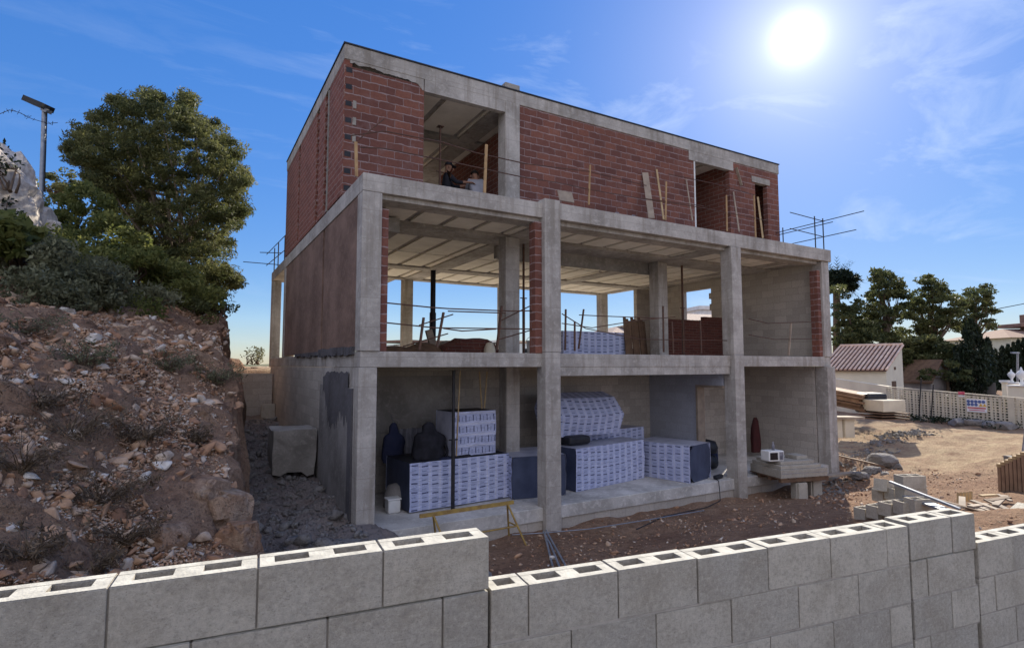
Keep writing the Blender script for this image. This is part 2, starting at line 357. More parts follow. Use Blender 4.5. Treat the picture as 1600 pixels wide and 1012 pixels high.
M['leaf_far'] = m_leaf('feathery_leaves', (.035, .05, .02), (.15, .155, .055), .4)
M['cypress'] = m_leaf('cypress_leaves', (.010, .018, .010), (.028, .042, .018), .15)
M['bark'] = m_plain('bark', (.16, .115, .08), (.09, .065, .05), 9, .95, 0, .6)
M['bark_pale'] = m_plain('bark_pale', (.30, .24, .18), (.18, .14, .10), 9, .95, 0, .6)

# ------------------------------------------------------------------ mesh builder
class MB:
    def __init__(s): s.v = []; s.f = []; s.mi = []; s.tone = []; s.sm = []; s.cur = 0; s.t = .5
    def add(s, vs, fs, smooth=False):
        n = len(s.v); s.v += [tuple(p) for p in vs]; s.f += [tuple(i+n for i in f) for f in fs]
        s.mi += [s.cur]*len(fs); s.tone += [s.t]*len(fs); s.sm += [smooth]*len(fs)
    def box(s, x0, y0, z0, x1, y1, z1):
        s.add([(x0,y0,z0),(x1,y0,z0),(x1,y1,z0),(x0,y1,z0),(x0,y0,z1),(x1,y0,z1),(x1,y1,z1),(x0,y1,z1)],
              [(0,3,2,1),(4,5,6,7),(0,1,5,4),(1,2,6,5),(2,3,7,6),(3,0,4,7)]); return s
    def obox(s, c, ax, ay, az, sx, sy, sz):
        c = Vector(c); ax = Vector(ax).normalized()*sx/2; ay = Vector(ay).normalized()*sy/2; az = Vector(az).normalized()*sz/2
        P = [c+ax*i+ay*j+az*k for k in (-1,1) for i, j in ((-1,-1),(1,-1),(1,1),(-1,1))]
        s.add(P, [(0,3,2,1),(4,5,6,7),(0,1,5,4),(1,2,6,5),(2,3,7,6),(3,0,4,7)]); return s
    def bar(s, p, q, w, t):      # plank between two points
        p = Vector(p); q = Vector(q); d = q-p; L = d.length; d.normalize()
        a = d.cross(Vector((0,0,1)));
        if a.length < .05: a = d.cross(Vector((0,1,0)))
        a.normalize(); b = a.cross(d)
        return s.obox((p+q)/2, d, a, b, L, w, t)
    def tube(s, pts, r, n=7, cap=True, r2=None):
        pts = [Vector(p) for p in pts]; rs = [r + ((r2 if r2 is not None else r)-r)*i/max(1, len(pts)-1) for i in range(len(pts))]
        return s.tuber(pts, rs, n, cap)
    def tuber(s, pts, rs, n=7, cap=True):
        vs = []; pa = None
        for i, p in enumerate(pts):
            d = (pts[min(i+1, len(pts)-1)]-pts[max(i-1, 0)]).normalized()
            a = d.cross(Vector((0,0,1))) if pa is None else pa - d*pa.dot(d)
            if a.length < .05: a = d.cross(Vector((1,0,0)))
            a.normalize(); pa = a; b = d.cross(a)
            for k in range(n):
                th = 2*PI*k/n; vs.append(p + (a*math.cos(th)+b*math.sin(th))*rs[i])
        fs = [(i*n+k, i*n+(k+1)%n, (i+1)*n+(k+1)%n, (i+1)*n+k) for i in range(len(pts)-1) for k in range(n)]
        s.add(vs, fs, True)
        if cap: s.add(vs[:n], [tuple(range(n))[::-1]]); s.add(vs[-n:], [tuple(range(n))])
        return s
    def prism(s, poly, p0, p1):   # polygon (list of 3D points) swept by vector from p0 to p1
        d = Vector(p1)-Vector(p0); n = len(poly)
        a = [Vector(p) for p in poly]; s.add(a+[p+d for p in a], [tuple(range(n))[::-1], tuple(range(n, 2*n))]+[(i, (i+1)%n, n+(i+1)%n, n+i) for i in range(n)]); return s
    def lathe(s, c, prof, n=14):
        c = Vector(c); vs = [c+Vector((r*math.cos(2*PI*k/n), r*math.sin(2*PI*k/n), z)) for r, z in prof for k in range(n)]
        fs = [(i*n+k, i*n+(k+1)%n, (i+1)*n+(k+1)%n, (i+1)*n+k) for i in range(len(prof)-1) for k in range(n)]
        s.add(vs, fs, True); return s
    def build(s, name, m, parent=None, bevel=0, jit=0):
        me = bpy.data.meshes.new(name)
        off = parent.matrix_world.translation if parent is not None else None
        v = np.array(s.v, dtype=float)
        if parent is not None:
            v = (v - np.array(world_loc(parent)))
            rz = world_rot(parent)
            if rz:
                c_, s_ = math.cos(-rz), math.sin(-rz); x = v[:,0]*c_ - v[:,1]*s_; y = v[:,0]*s_ + v[:,1]*c_; v[:,0] = x; v[:,1] = y
        if jit: v += rng.normal(0, jit, v.shape)
        me.from_pydata(v.tolist(), [], s.f)
        ms = m if isinstance(m, (list, tuple)) else [m]
        for q in ms: me.materials.append(M[q] if isinstance(q, str) else q)
        me.polygons.foreach_set('material_index', s.mi); me.polygons.foreach_set('use_smooth', s.sm)
        at = me.attributes.new('tone', 'FLOAT', 'FACE'); at.data.foreach_set('value', s.tone)
        me.update()
        o = bpy.data.objects.new(name, me); col.objects.link(o)
        if parent is not None: o.parent = parent
        if bevel:
            bv = o.modifiers.new('bevel', 'BEVEL'); bv.width = bevel; bv.segments = 2; bv.limit_method = 'ANGLE'
        return o
def world_loc(o):
    # things are never nested deeper than thing > part > sub-part and parts sit at the thing's origin
    return (0,0,0) if o is None else tuple(np.array(o.location) + (np.array(world_loc(o.parent)) if o.parent else 0))
def world_rot(o): return o.rotation_euler.z + (world_rot(o.parent) if o.parent else 0)
def tag(o, label=None, cat=None, group=None, kind=None):
    for k, v in (('label', label), ('category', cat), ('group', group), ('kind', kind)):
        if v: o[k] = v
    return o
def thing(name, loc, label, cat, group=None, rz=0):
    o = bpy.data.objects.new(name, None); col.objects.link(o); o.location = loc; o.rotation_euler.z = rz; o.empty_display_size = .3
    return tag(o, label, cat, group)
def copytree(o, parent=None):
    c = o.copy(); col.objects.link(c); c.parent = parent
    for ch in list(o.children): copytree(ch, c)
    return c
def box(name, m, parent, *a, bevel=0): return MB().box(*a).build(name, m, parent, bevel)
def fbm(x, y, z=0., o=4): return noise.fractal(Vector((x, y, z)), 1.0, 2.0, o)

# ================================================================== TERRAIN
def sm(a, b, x): t = min(1, max(0, (x-a)/(b-a))); return t*t*(3-2*t)
def zc(Y): return float(np.interp(Y, [-6.5, -5, -3.5, -2, 0, 2.3, 8, 14, 30], [-.3, -.2, .15, .75, 1.85, 2.8, 4.1, 4.5, 5.0]))
def bank(x, y):
    d = max(0., -1.9-x)
    z = zc(y + .95*min(d, 6.5)) + .05*d
    if x < -3 : z += .55*sm(3, 9, y)*sm(-3, -7, x)*3
    return z
def ground_h(x, y):
    z = -.6
    if y < -1.2: z += .235*(-1.2-y)*sm(2.5, 6, x) + .10*(-1.2-y)*(1-sm(2.5, 6, x))
    # ramp up to the lane behind the site, to the right
    z += .86*sm(12.5, 24, x)*sm(-9, -2, y) + .35*sm(24, 45, x)
    z += .60*math.exp(-((x-14.6)**2/.9+(y-1.6)**2/3.2))           # soil heap beside the last column
    z += .30*math.exp(-((x-13.6)**2/1.2+(y+1.4)**2/.5))
    for o_ in (-.55, .9):      # wheel ruts of the lane
        z -= .055*math.exp(-(((x-20)*.82+(y-1.6)*.57-o_)/.16)**2)*sm(-3, 0, y)*sm(12, 9, y)
    # alley on the left rises to the back, mound of spilt concrete by the corner column
    al = sm(1.2, -.1, x)
    z += al*(.14*fbm(x*2.6, y*2.6, 1.7, 4)+.05*fbm(x*7, y*7, 4.7, 2))*sm(-4, -2, y)
    z += al*(.48 + .09*max(0, y+1) if y > -1 else .48*sm(-3.5, -1, y))
    z += .18*math.exp(-((x-.4)**2/.5+(y+.55)**2/.35))
    if y < -5.6 and x > 3: z += 0
    if y > 11.2 and x < 16: z += (2.45-z)*sm(11.2, 12.4, y)*sm(15.5, 13.6, x)*sm(-2.5,-1.6,x)
    if y > 9.2 and x > .5 and x < 16: z += (2.35-z)*sm(9.2, 9.8, y)*sm(15.0, 13.6, x)*sm(.5, 1.2, x)*(1-sm(11.2, 12.4, y))
    return z
def grid(name, m, xs, ys, fh, nfreq=1.3, namp=.05, kind='structure', track=None, dx=0, smooth=True, fine=0.):
    nx, ny = len(xs), len(ys); vs = []
    for y in ys:
        for x in xs:
            z = fh(x, y) + namp*fbm(x*nfreq, y*nfreq, 3.1, 5) + fine*fbm(x*3.3, y*3.3, 8.1, 4)
            ox = oy = 0
            if dx: ox = dx*fbm(x*1.7, y*1.7, z*1.4+9, 4); oy = dx*fbm(x*1.7+31, y*1.7, z*1.4, 4)
            vs.append((x+ox, y+oy, z))
    fs = [(j*nx+i, j*nx+i+1, (j+1)*nx+i+1, (j+1)*nx+i) for j in range(ny-1) for i in range(nx-1)]
    me = bpy.data.meshes.new(name); me.from_pydata(vs, [], fs); me.materials.append(M[m])
    me.polygons.foreach_set('use_smooth', [smooth]*len(fs))
    if track:
        a = me.attributes.new('track', 'FLOAT', 'POINT'); a.data.foreach_set('value', [track(v[0], v[1]) for v in vs])
        a = me.attributes.new('grey', 'FLOAT', 'POINT'); a.data.foreach_set('value', [.75*sm(1.6, .2, v[0])*sm(-4, -2.5, v[1])*sm(12, 10, v[1]) for v in vs])
    o = bpy.data.objects.new(name, me); col.objects.link(o); tag(o, kind=kind); return o
def pale_ground_f(x, y):
    # pale worn lane running back to the right, away from the house
    return max(sm(13.0, 17.5, x) * sm(25, 21.5, x) * sm(-6, -1.0, y), sm(9, 10, y)*sm(16, 13, x)*sm(-1, .5, x))  # unseen ground behind the house is also paled, to bounce light indoors
gx = list(np.arange(-1.9, 16, .14))+list(np.arange(16, 30, .28))+list(np.arange(30, 62, 1.5))
gy = list(np.arange(-9.3, 3, .14))+list(np.arange(3, 19, .3))+list(np.arange(16, 50, 1.5))
grid('ground', 'ground', gx, gy, ground_h, 1.1, .085, track=pale_ground_f)
def street():
    xs = np.linspace(-24, 42, 60); ts = np.concatenate([[0, .1], np.linspace(.5, 24, 18)]); vs = []
    for t_ in ts:
        for x in xs: vs.append((x, -7.22-.122*(x+1.3)-t_, max(-1.0, .88-.12*(x+2.5))-.004*t_))
    nx = len(xs); me = bpy.data.meshes.new('street'); me.from_pydata(vs, [], [((j+1)*nx+i, (j+1)*nx+i+1, j*nx+i+1, j*nx+i) for j in range(len(ts)-1) for i in range(nx-1)])
    me.materials.append(M['concrete_old']); o = bpy.data.objects.new('street', me); col.objects.link(o); tag(o, kind='structure')
street()
# the far country: falls away behind the site and lifts to low hills
def far_h(x, y):
    r = math.hypot(x-5, y-5)
    return -1.2 - 16*sm(45, 150, r) + 30*sm(200, 900, r)*(.62+.45*fbm(x*.003, y*.003, 2, 4)) 
fa = np.concatenate([-np.geomspace(1600, 30, 34), np.linspace(-20, 20, 5), np.geomspace(30, 1600, 34)])
grid('far_terrain', 'far_ground', fa, fa, far_h, .01, 1.0)
# bank of loose rock on the left
bx = list(np.arange(-16, -7, .45))+list(np.arange(-7, -2.25, .09))+list(np.arange(-2.25, -1.50, .045))
by = list(np.arange(-7.4, 3, .085))+list(np.arange(3, 10, .22))+list(np.arange(10, 24, .8))
def bank_face(x, y):
    w = -1.78 + .10*math.sin(y*1.3) + .12*fbm(y*.8, 4.2, 0, 3)
    z = bank(x, y); lo = ground_h(-1.6, y)-.1
    t = sm(w+.14, w-.06, x)
    return lo + (z-lo)*t
grid('rock_bank', 'soil', bx, by, bank_face, .9, .22, dx=.20, fine=.085)
# bigger folds of cut rock along the bank's face
def rockmesh(mb, c, s, seed, sub=1, flat=.7, ax=None, planes=8, rough=1.):
    bm = bmesh.new(); bmesh.ops.create_icosphere(bm, subdivisions=sub, radius=1)
    sx, sy, sz = s; a = seed*1.7; ca, sa = math.cos(a), math.sin(a)
    vs = []
    for v in bm.verts:
        p = v.co.normalized(); n = noise.noise(p*1.3+Vector((seed*3.7, seed, 0)))*.42 + noise.noise(p*3+Vector((seed, 0, seed)))*.20*rough + noise.noise(p*8+Vector((seed, 3, seed)))*.07*rough
        q = p*(1+n); q = Vector((max(-.78, min(.78, q.x)), max(-.8, min(.8, q.y)), max(-.72, min(.72, q.z))))
        x, y, z = q.x*sx, q.y*sy, q.z*sz
        vs.append((x, y, z))
    va = np.array(vs); rk = np.random.default_rng(int(seed)+11)
    for _ in range(planes):
        d_ = rk.normal(0, 1, 3); d_ /= np.linalg.norm(d_); q_ = va @ d_; h_ = q_.max()*rk.uniform(.62, .88); e_ = q_-h_; va = va - np.where(e_ > 0, e_*.93, 0)[:, None]*d_
    vs = [(c[0]+x*ca-y*sa, c[1]+x*sa+y*ca, c[2]+z) for x, y, z in va.tolist()]
    mb.add(vs, [tuple(w.index for w in f.verts) for f in bm.faces], False); bm.free()
# template rocks for fast scattering
def rock_templates(n, sub=1):
    out = []
    for k in range(n):
        bm = bmesh.new(); bmesh.ops.create_icosphere(bm, subdivisions=sub, radius=1); vs = []
        for v in bm.verts:
            p = v.co.normalized(); q = p*(1+noise.noise(p*1.5+Vector((k*3.1, k, 5)))*.6)
            vs.append((max(-.8, min(.8, q.x)), max(-.8, min(.8, q.y)), max(-.75, min(.75, q.z))))
        va = np.array(vs); rk = np.random.default_rng(k+5)
        for _ in range(12):
            d_ = rk.normal(0, 1, 3); d_ /= np.linalg.norm(d_); h_ = rk.uniform(.26, .55); e_ = va @ d_ - h_; va = va - np.where(e_ > 0, e_, 0)[:, None]*d_
        vs = va.tolist()
        out.append((np.array(vs), np.array([[w.index for w in f.verts] for f in bm.faces]))); bm.free()
    return out
RT_ = rock_templates(16)
def scatter(name, pts, sizes, m='stone', tones=None, kind='stuff', flat=.62):
    V = []; F = []; T = []; base = 0
    for i, (p, s) in enumerate(zip(pts, sizes)):
        tv, tf = RT_[i % len(RT_)]
        a = rng.uniform(0, 2*PI); tx, ty = rng.normal(0, .35, 2)
        ca, sa = math.cos(a), math.sin(a)
        v = tv*np.array([s*rng.uniform(.75, 1.35), s*rng.uniform(.6, 1), s*flat*rng.uniform(.6, 1.2)])
        v = v @ np.array([[1, 0, tx], [0, 1, ty], [-tx, -ty, 1]])
        v = v @ np.array([[ca, sa, 0], [-sa, ca, 0], [0, 0, 1]])
        V.append(v+np.array(p)); F.append(tf+base); base += len(v)
        T += [tones[i] if tones is not None else float(rng.uniform(0, 1)**1.3)]*len(tf)
    V = np.concatenate(V); F = np.concatenate(F)
    me = bpy.data.meshes.new(name)
    me.vertices.add(len(V)); me.vertices.foreach_set('co', V.ravel())
    me.loops.add(F.size); me.loops.foreach_set('vertex_index', F.ravel().astype(np.int32))
    me.polygons.add(len(F)); me.polygons.foreach_set('loop_start', np.arange(0, F.size, 3, dtype=np.int32)); me.polygons.foreach_set('loop_total', np.full(len(F), 3, dtype=np.int32))
    at = me.attributes.new('tone', 'FLOAT', 'FACE'); at.data.foreach_set('value', T)
    me.materials.append(M[m]); me.update(calc_edges=True); me.validate()
    o = bpy.data.objects.new(name, me); col.objects.link(o); return tag(o, kind=kind)
def surf(x, y):   # height of rough bank
    return bank_face(x, y) + .22*fbm(x*.9, y*.9, 3.1, 5) + .085*fbm(x*3.3, y*3.3, 8.1, 4)
pts = []; sz = []; tn = []; gp = []; gs = []; gt = []
for i in range(230000):
    y = rng.uniform(-6.4, 7.5); x = -1.93 - abs(rng.normal(0, 1))*2.2 - rng.uniform(0, 1.2)*(i % 2)
    if x < -7.5: continue
    # bands of coarse rubble with bare earthy scars between
    dens = fbm(x*.55+3, y*.55, 1, 3) + .25*math.exp(-((y+.6)/1.9)**2)
    if dens < rng.uniform(-.62, .2): continue
    big = rng.random() < .06
    s = float(np.clip(rng.lognormal(-3.1, .55), .03, .17)) if big else float(rng.uniform(.008, .034))
    if y < -4.5: s *= .7
    q = (x, y, surf(x, y)+s*(.18 if big else .1)); tq = float(np.clip(.52+.2*dens+rng.normal(0, .22)+(.3 if rng.random() < .05 else 0), 0, 1))
    if big: pts.append(q); sz.append(s); tn.append(tq)
    else: gp.append(q); gs.append(s); gt.append(tq)
tag(scatter('bank_gravel', gp, gs, tones=gt), 'fine tan gravel and stone chips covering the cut bank', 'gravel')
for i in range(1500):   # stones standing out of the vertical cut
    y = rng.uniform(-3.8, 9); w = -1.78+.10*math.sin(y*1.3)+.12*fbm(y*.8, 4.2, 0, 3)
    lo = ground_h(-1.6, y); hi = bank(-1.95, y); z = rng.uniform(lo, hi)
    s = float(np.clip(rng.lognormal(-3.15, .6), .02, .16))
    pts.append((w-.06+rng.uniform(-.08, .06), y, z)); sz.append(s); tn.append(float(np.clip(rng.normal(.45, .25), 0, 1)))
RT_ = rock_templates(16, 2)
tag(scatter('bank_rubble', pts, sz, tones=tn), 'loose brown and pale rubble lying over the cut bank on the left', 'rubble')
RT_ = rock_templates(16)
# rubble on the yard
pts = []; sz = []; tn = []
for i in range(15000):
    x = rng.uniform(1.0, 22); y = -1.2 + rng.normal(0, 2.4)
    if not (-6.8 < y < 5) or (x < 13.6 and y > -.12): continue
    if pale_ground_f(x, y) > rng.uniform(.05, .9): continue
    d = fbm(x*.7, y*.7, 5, 3)
    if d < rng.uniform(-.6, .35): continue
    s = float(np.clip(rng.lognormal(-3.7, .55), .012, .12))
    pts.append((x, y, ground_h(x, y)+.085*fbm(x*1.1, y*1.1, 3.1, 5)+s*.15)); sz.append(s); tn.append(float(np.clip(rng.normal(.5, .22), 0, 1)))
tag(scatter('yard_rubble', pts, sz, tones=tn), 'small broken stones strewn over the brown yard before the house', 'rubble')
pts = []; sz = []; tn = []
for i in range(9000):   # alley floor
    x = rng.uniform(-1.7, -.02); y = rng.uniform(-1.5, 10)
    s = float(np.clip(rng.lognormal(-3.9, .7), .01, .13)) if i % 14 else float(np.clip(rng.lognormal(-2.4, .5), .05, .30))
    pts.append((x, y, ground_h(x, y)+.085*fbm(x*1.1, y*1.1, 3.1, 5)-s*.1)); sz.append(s); tn.append(float(np.clip(rng.normal(.6, .2), 0, 1)))
tag(scatter('alley_rubble', pts, sz, 'rubble_grey', tones=tn), 'grey concrete lumps and stones filling the alley beside the house', 'rubble')

pts = []; sz = []; tn = []
for i in range(1600):
    f_ = rng.uniform(0, 1); q = atZ(1290+150*f_, 765-60*f_-25*math.sin(f_*3), -.45); x = q.x+rng.normal(0, .30); y = q.y+rng.normal(0, .30)
    s = float(np.clip(rng.lognormal(-3.2, .6), .015, .14)); pts.append((x, y, ground_h(x, y)+.085*fbm(x*1.1, y*1.1, 3.1, 5)+s*.15)); sz.append(s); tn.append(.6)
tag(scatter('lane_spill', pts, sz, 'rubble_grey', tones=tn), 'grey crumbs of old concrete spilt along the edge of the lane', 'rubble')
# individual large stones
def boulder(c, s, seed, tone, label, grp='large stones on the bank'):
    mb = MB(); mb.t = tone; k_ = .72 if max(s) < .28 or seed == 3 else .55; rockmesh(mb, c, tuple(q*k_ for q in s), seed, 4, planes=(8 if seed > 15 else 20), rough=(2. if seed > 15 else 1.))
    return tag(mb.build('boulder', 'cutface' if seed in (16, 17, 18, 19) else 'stone'), label, 'stone', grp)
def onbank(px, py, lift=0.):
    r = ray(px, py); t = 3.
    while t < 30:
        p = CAM + r*t
        if p.z < surf(p.x, p.y): break
        t += .03
    return Vector((p.x, p.y, p.z+lift))
for px, py, s, seed, tone, lab in (
    (252, 726, (.34, .16, .09), 3, 1., 'long flat pale grey slab of stone half way down the rubble bank'),
    (290, 527, (.05, .05, .05), 4, .8, 'small pale stone below the crest of the bank'),
    (145, 528, (.24, .17, .13), 5, 1., 'rounded whitish stone high on the bank, just under the shrubs'),
    (222, 532, (.2, .1, .08), 6, .9, 'narrow pale stone right of the rounded whitish one'),
    (325, 630, (.30, .24, .16), 7, .8, 'large pale boulder near the right edge of the bank'),
    (98, 592, (.17, .13, .11), 8, .62, 'tan squarish stone on the upper left of the bank'),
    (190, 582, (.13, .12, .11), 9, .55, 'rounded orange stone in the middle of the upper bank'),
    (200, 606, (.24, .15, .10), 10, .62, 'flat orange tan stone under the rounded orange one'),
    (182, 722, (.22, .13, .10), 11, .66, 'tan stone left of the long flat slab'),
    (292, 714, (.16, .12, .09), 12, .75, 'cream stone right above the end of the long slab'),
    (22, 826, (.11, .09, .07), 13, .98, 'white stone low at the left edge of the bank'),
    (82, 832, (.15, .15, .13), 14, .55, 'round brown boulder low on the left of the bank'),
    (50, 815, (.08, .07, .06), 15, .6, 'brown stone between the white stone and the round boulder'),
    (260, 840, (.62, .42, .36), 16, .48, 'big orange brown boulder at the foot of the bank'),
    (350, 800, (.62, .60, .80), 17, .62, 'tall pale orange outcrop at the foot of the cut face'),
    (318, 770, (.62, .5, .45), 18, .50, 'broad orange rock under the rubble at the cut corner'),
    (375, 850, (.42, .4, .6), 19, .80, 'cracked grey outcrop beside the alley mouth')):
    boulder(onbank(px, py), s, seed, tone, lab)

# sunlit rock wall at far left: a tall pale retaining face
mb = MB(); mb.t = .95
base = [tuple(atD(px, py, D_))+(a_, a_, c_) for px, py, D_, a_, c_ in ((-40, 300, 12.5, 1.25, 2.0), (-12, 305, 13.0, .9, 1.6), (18, 325, 13.3, .6, 1.15), (52, 350, 13.5, .42, .62), (78, 362, 13.6, .30, .36), (8, 400, 12.6, 1.2, 1.0))]
for i, (x, y, z, a, b_, c_) in enumerate(base): rockmesh(mb, (x, y, z), (a, b_, c_), 31+i, 4)
tag(mb.build('rock_outcrop', 'stone'), 'tall pale sunlit rock face with dark creepers at the far left', 'rock')

# ================================================================== FOLIAGE
def leafcloud(name, m, clusters, n, size, parent=None, droop=0, aspect=2.2, seed=1, tonebias=None):
    r = np.random.default_rng(seed); C_ = []; T = []
    for (c, rad, k) in clusters:
        kk = int(n*k); d = r.normal(0, 1, (kk, 3)); d /= np.linalg.norm(d, axis=1)[:, None]
        rr = r.uniform(.25, 1, kk)**.6
        C_.append(np.array(c)+d*rr[:, None]*np.array(rad)); 
        t0 = r.uniform(.15, .75); T.append(np.clip(t0+r.normal(0, .18, kk), 0, 1))
    P = np.concatenate(C_); T = np.concatenate(T); k = len(P)
    a = r.normal(0, 1, (k, 3)); a[:, 2] -= droop; a /= np.linalg.norm(a, axis=1)[:, None]
    b = np.cross(a, r.normal(0, 1, (k, 3))); b /= np.linalg.norm(b, axis=1)[:, None]
    s = size*r.uniform(.6, 1.35, k)[:, None]
    q = np.stack([P-a*s*aspect/2, P+b*s/2-a*s*.1, P+a*s*aspect/2, P-b*s/2-a*s*.1], 1).reshape(-1, 3)
    if parent is not None: q -= np.array(world_loc(parent))
    me = bpy.data.meshes.new(name); me.vertices.add(4*k); me.vertices.foreach_set('co', q.ravel())
    me.loops.add(4*k); me.loops.foreach_set('vertex_index', np.arange(4*k, dtype=np.int32))
    me.polygons.add(k); me.polygons.foreach_set('loop_start', np.arange(0, 4*k, 4, dtype=np.int32)); me.polygons.foreach_set('loop_total', np.full(k, 4, dtype=np.int32))
    at = me.attributes.new('tone', 'FLOAT', 'FACE'); at.data.foreach_set('value', T)
    me.materials.append(M[m]); me.update(calc_edges=True)
    o = bpy.data.objects.new(name, me); col.objects.link(o)
    if parent is not None: o.parent = parent
    return o
def limbs(mb, base, tips, r0, rng2, sag=.15):
    for tp in tips:
        b = Vector(base) + (Vector(tp)-Vector(base))*rng2.uniform(.0, .25)*0; tp = Vector(tp)
        m1 = b.lerp(tp, .35)+Vector((rng2.uniform(-.2, .2), rng2.uniform(-.2, .2), rng2.uniform(-.1, .3))); m2 = b.lerp(tp, .7)+Vector((rng2.uniform(-.2, .2), rng2.uniform(-.2, .2), 0))
        mb.tuber([b, m1, m2, tp], [r0, r0*.7, r0*.42, r0*.14], 6)

# the big leaning pine
def pine():
    rr = random.Random(5)
    D = 18.
    t = thing('pine_tree', atD(300, 486, D), 'large rounded pine leaning over the crest of the rubble bank', 'tree')
    B = atD(300, 500, D); F1 = atD(275, 420, D); F2 = atD(262, 370, D)
    tr = MB(); tr.tuber([B, atD(290, 455, D), F1, F2, atD(235, 300, D), atD(225, 230, D)], [.26, .22, .19, .15, .10, .04], 9)
    cl = []
    # outline measured from the picture, filled with clumps at several depths
    spots = [(200,175,26),(235,165,22),(165,195,26),(135,215,24),(122,240,18),(150,250,30),(185,235,34),(225,215,36),(265,190,26),(285,175,16),(300,205,28),(335,210,24),(350,240,28),(360,275,26),(320,250,36),(275,250,40),(235,270,38),(195,285,30),(165,285,22),(150,275,16),(365,305,18),(340,310,30),(295,310,36),(250,330,34),(215,320,26),(190,320,14),(350,345,24),(365,335,12),(320,360,28),(280,375,26),(245,380,20),(345,385,18),(310,400,22),(220,355,14),(265,410,18),(330,425,20),(352,432,18),(365,440,10),(290,440,20),(310,455,20),(250,440,16),(340,455,14),(125,222,14),(112,232,9),(245,155,10),(182,160,9),(290,158,10),(378,280,8),(378,330,7)]
    for (x, y, r) in spots:
        k = max(2, int(r/5))
        for j in range(k*5):
            a = rr.uniform(0, 2*PI); q = math.sqrt(rr.random())
            xx = x+math.cos(a)*r*q*.95; yy = y+math.sin(a)*r*q*.9
            dd = D + rr.uniform(-1, 1)*(1.9 if r > 15 else .9)
            p = atD(xx, yy, dd); rad = rr.uniform(.13, .34)
            cl.append((p, (rad*1.2, rad*1.2, rad*.75), rr.uniform(.6, 1.2)))
    tips = [cl[rr.randrange(len(cl))][0] for _ in range(60)]
    for tp in tips:
        b = [F1, F2, atD(235, 300, D), atD(283, 440, D)][rr.randrange(4)]
        limbs(tr, b, [tp], .055, rr)
    tr.build('trunk', 'bark_pale', t)
    leafcloud('crown', 'pine', cl, 125, .034, t, aspect=4.5, seed=3)
pine()
def bush(name, px, py, rx, ry, D, m, label, n=70, size=.06, cat='shrub', group='shrubs along the top of the bank', seed=1, depth=.8, stems='bark', aspect=2.2, cr=(.16, .34), dens=1.0):
    rr = random.Random(seed); c = atD(px, py, D); g = atD(px, py+ry, D)
    t = thing(name, g, label, cat, group)
    cl = []; k = int(rx*ry/55*dens)+6
    for _ in range(k):
        a = rr.uniform(0, 2*PI); q = math.sqrt(rr.random()); up = math.sin(a)
        p = atD(px+math.cos(a)*rx*q*(1 if up < .5 else .85), py-up*ry*q, D+rr.uniform(-depth, depth))
        rad = rr.uniform(*cr); cl.append((p, (rad, rad, rad*.7), rr.uniform(.6, 1.3)))
    st = MB()
    for _ in range(min(16, k)):
        p = cl[rr.randrange(len(cl))][0]; limbs(st, g+Vector((rr.uniform(-.25, .25), rr.uniform(-.2, .2), -.1)), [p], .03, rr)
    st.build('stem', stems, t); leafcloud('foliage', m, cl, n, size, t, aspect=aspect, seed=seed+9); return t
bush('shrub', 115, 330, 62, 40, 15.2, 'leaf', 'bright green shrub under the floodlight pole, right of the rock face', 100, .055, seed=2)
bush('shrub', 165, 385, 62, 50, 14.2, 'leaf', 'green shrub spreading down the slope left of the pine', 100, .055, seed=3)
bush('shrub', 225, 430, 50, 48, 14.0, 'leaf', 'yellow green shrub at the foot of the pine', 100, .055, seed=4)
bush('shrub', 95, 290, 40, 24, 21.0, 'pine', 'dark bluish shrub behind the foot of the floodlight pole', 80, .06, seed=5)
bush('shrub', 45, 430, 75, 62, 10.5, 'leaf_grey', 'dull grey green shrub at the left end of the bank crest', 100, .045, seed=6, depth=1.0)
bush('shrub', 140, 445, 60, 42, 11.0, 'leaf_grey', 'dry greyish bush in the middle of the bank crest', 100, .035, seed=7, stems='dry', aspect=4)
bush('shrub', 15, 375, 40, 28, 10.0, 'leaf', 'broad leaved green plant at the left edge of the picture', 60, .10, seed=8)
bush('shrub', 285, 485, 60, 20, 13.5, 'pine', 'dark low bush under the pine on the bank edge', 90, .04, seed=9)
bush('shrub', 12, 345, 22, 30, 11.9, 'cypress', 'dark creeper hanging over the lower rock face', 26, .05, seed=10, depth=.3, dens=.5)
bush('shrub', 4, 262, 10, 30, 12.2, 'cypress', 'dark creeper climbing the upper rock face', 20, .05, seed=11, depth=.2, dens=.4)
bush('shrub', 230, 465, 40, 14, 12.0, 'leaf_grey', 'thin grey bush between the middle bush and the dark low one', 70, .035, seed=12, stems='dry', aspect=4)
bush('shrub', 290, 455, 50, 26, 14.6, 'leaf', 'olive green bush right under the pine trunk', 100, .05, seed=31)
bush('shrub', 200, 405, 46, 30, 13.2, 'leaf', 'mid green bush in the middle of the slope vegetation', 100, .05, seed=32)
bush('shrub', 85, 395, 60, 36, 12.2, 'leaf', 'olive bush above the dull grey shrub at left', 100, .045, seed=33)
bush('shrub', 340, 470, 26, 18, 14.0, 'leaf', 'small yellowish bush at the very edge of the cut bank', 80, .045, seed=34)
bush('shrub', 40, 455, 60, 30, 9.6, 'leaf_grey', 'dark olive shrub right at the left picture edge above the stones', 100, .04, seed=41)
bush('shrub', 120, 462, 60, 22, 10.2, 'leaf_grey', 'low dense bush on the crest between the grey shrubs', 100, .036, seed=42)
bush('shrub', 200, 478, 46, 16, 11.4, 'leaf', 'low green bush on the crest below the grey bush', 100, .036, seed=43)
bush('shrub', 265, 445, 46, 34, 13.6, 'leaf', 'bright yellow green bush before the pine trunk', 100, .045, seed=44)
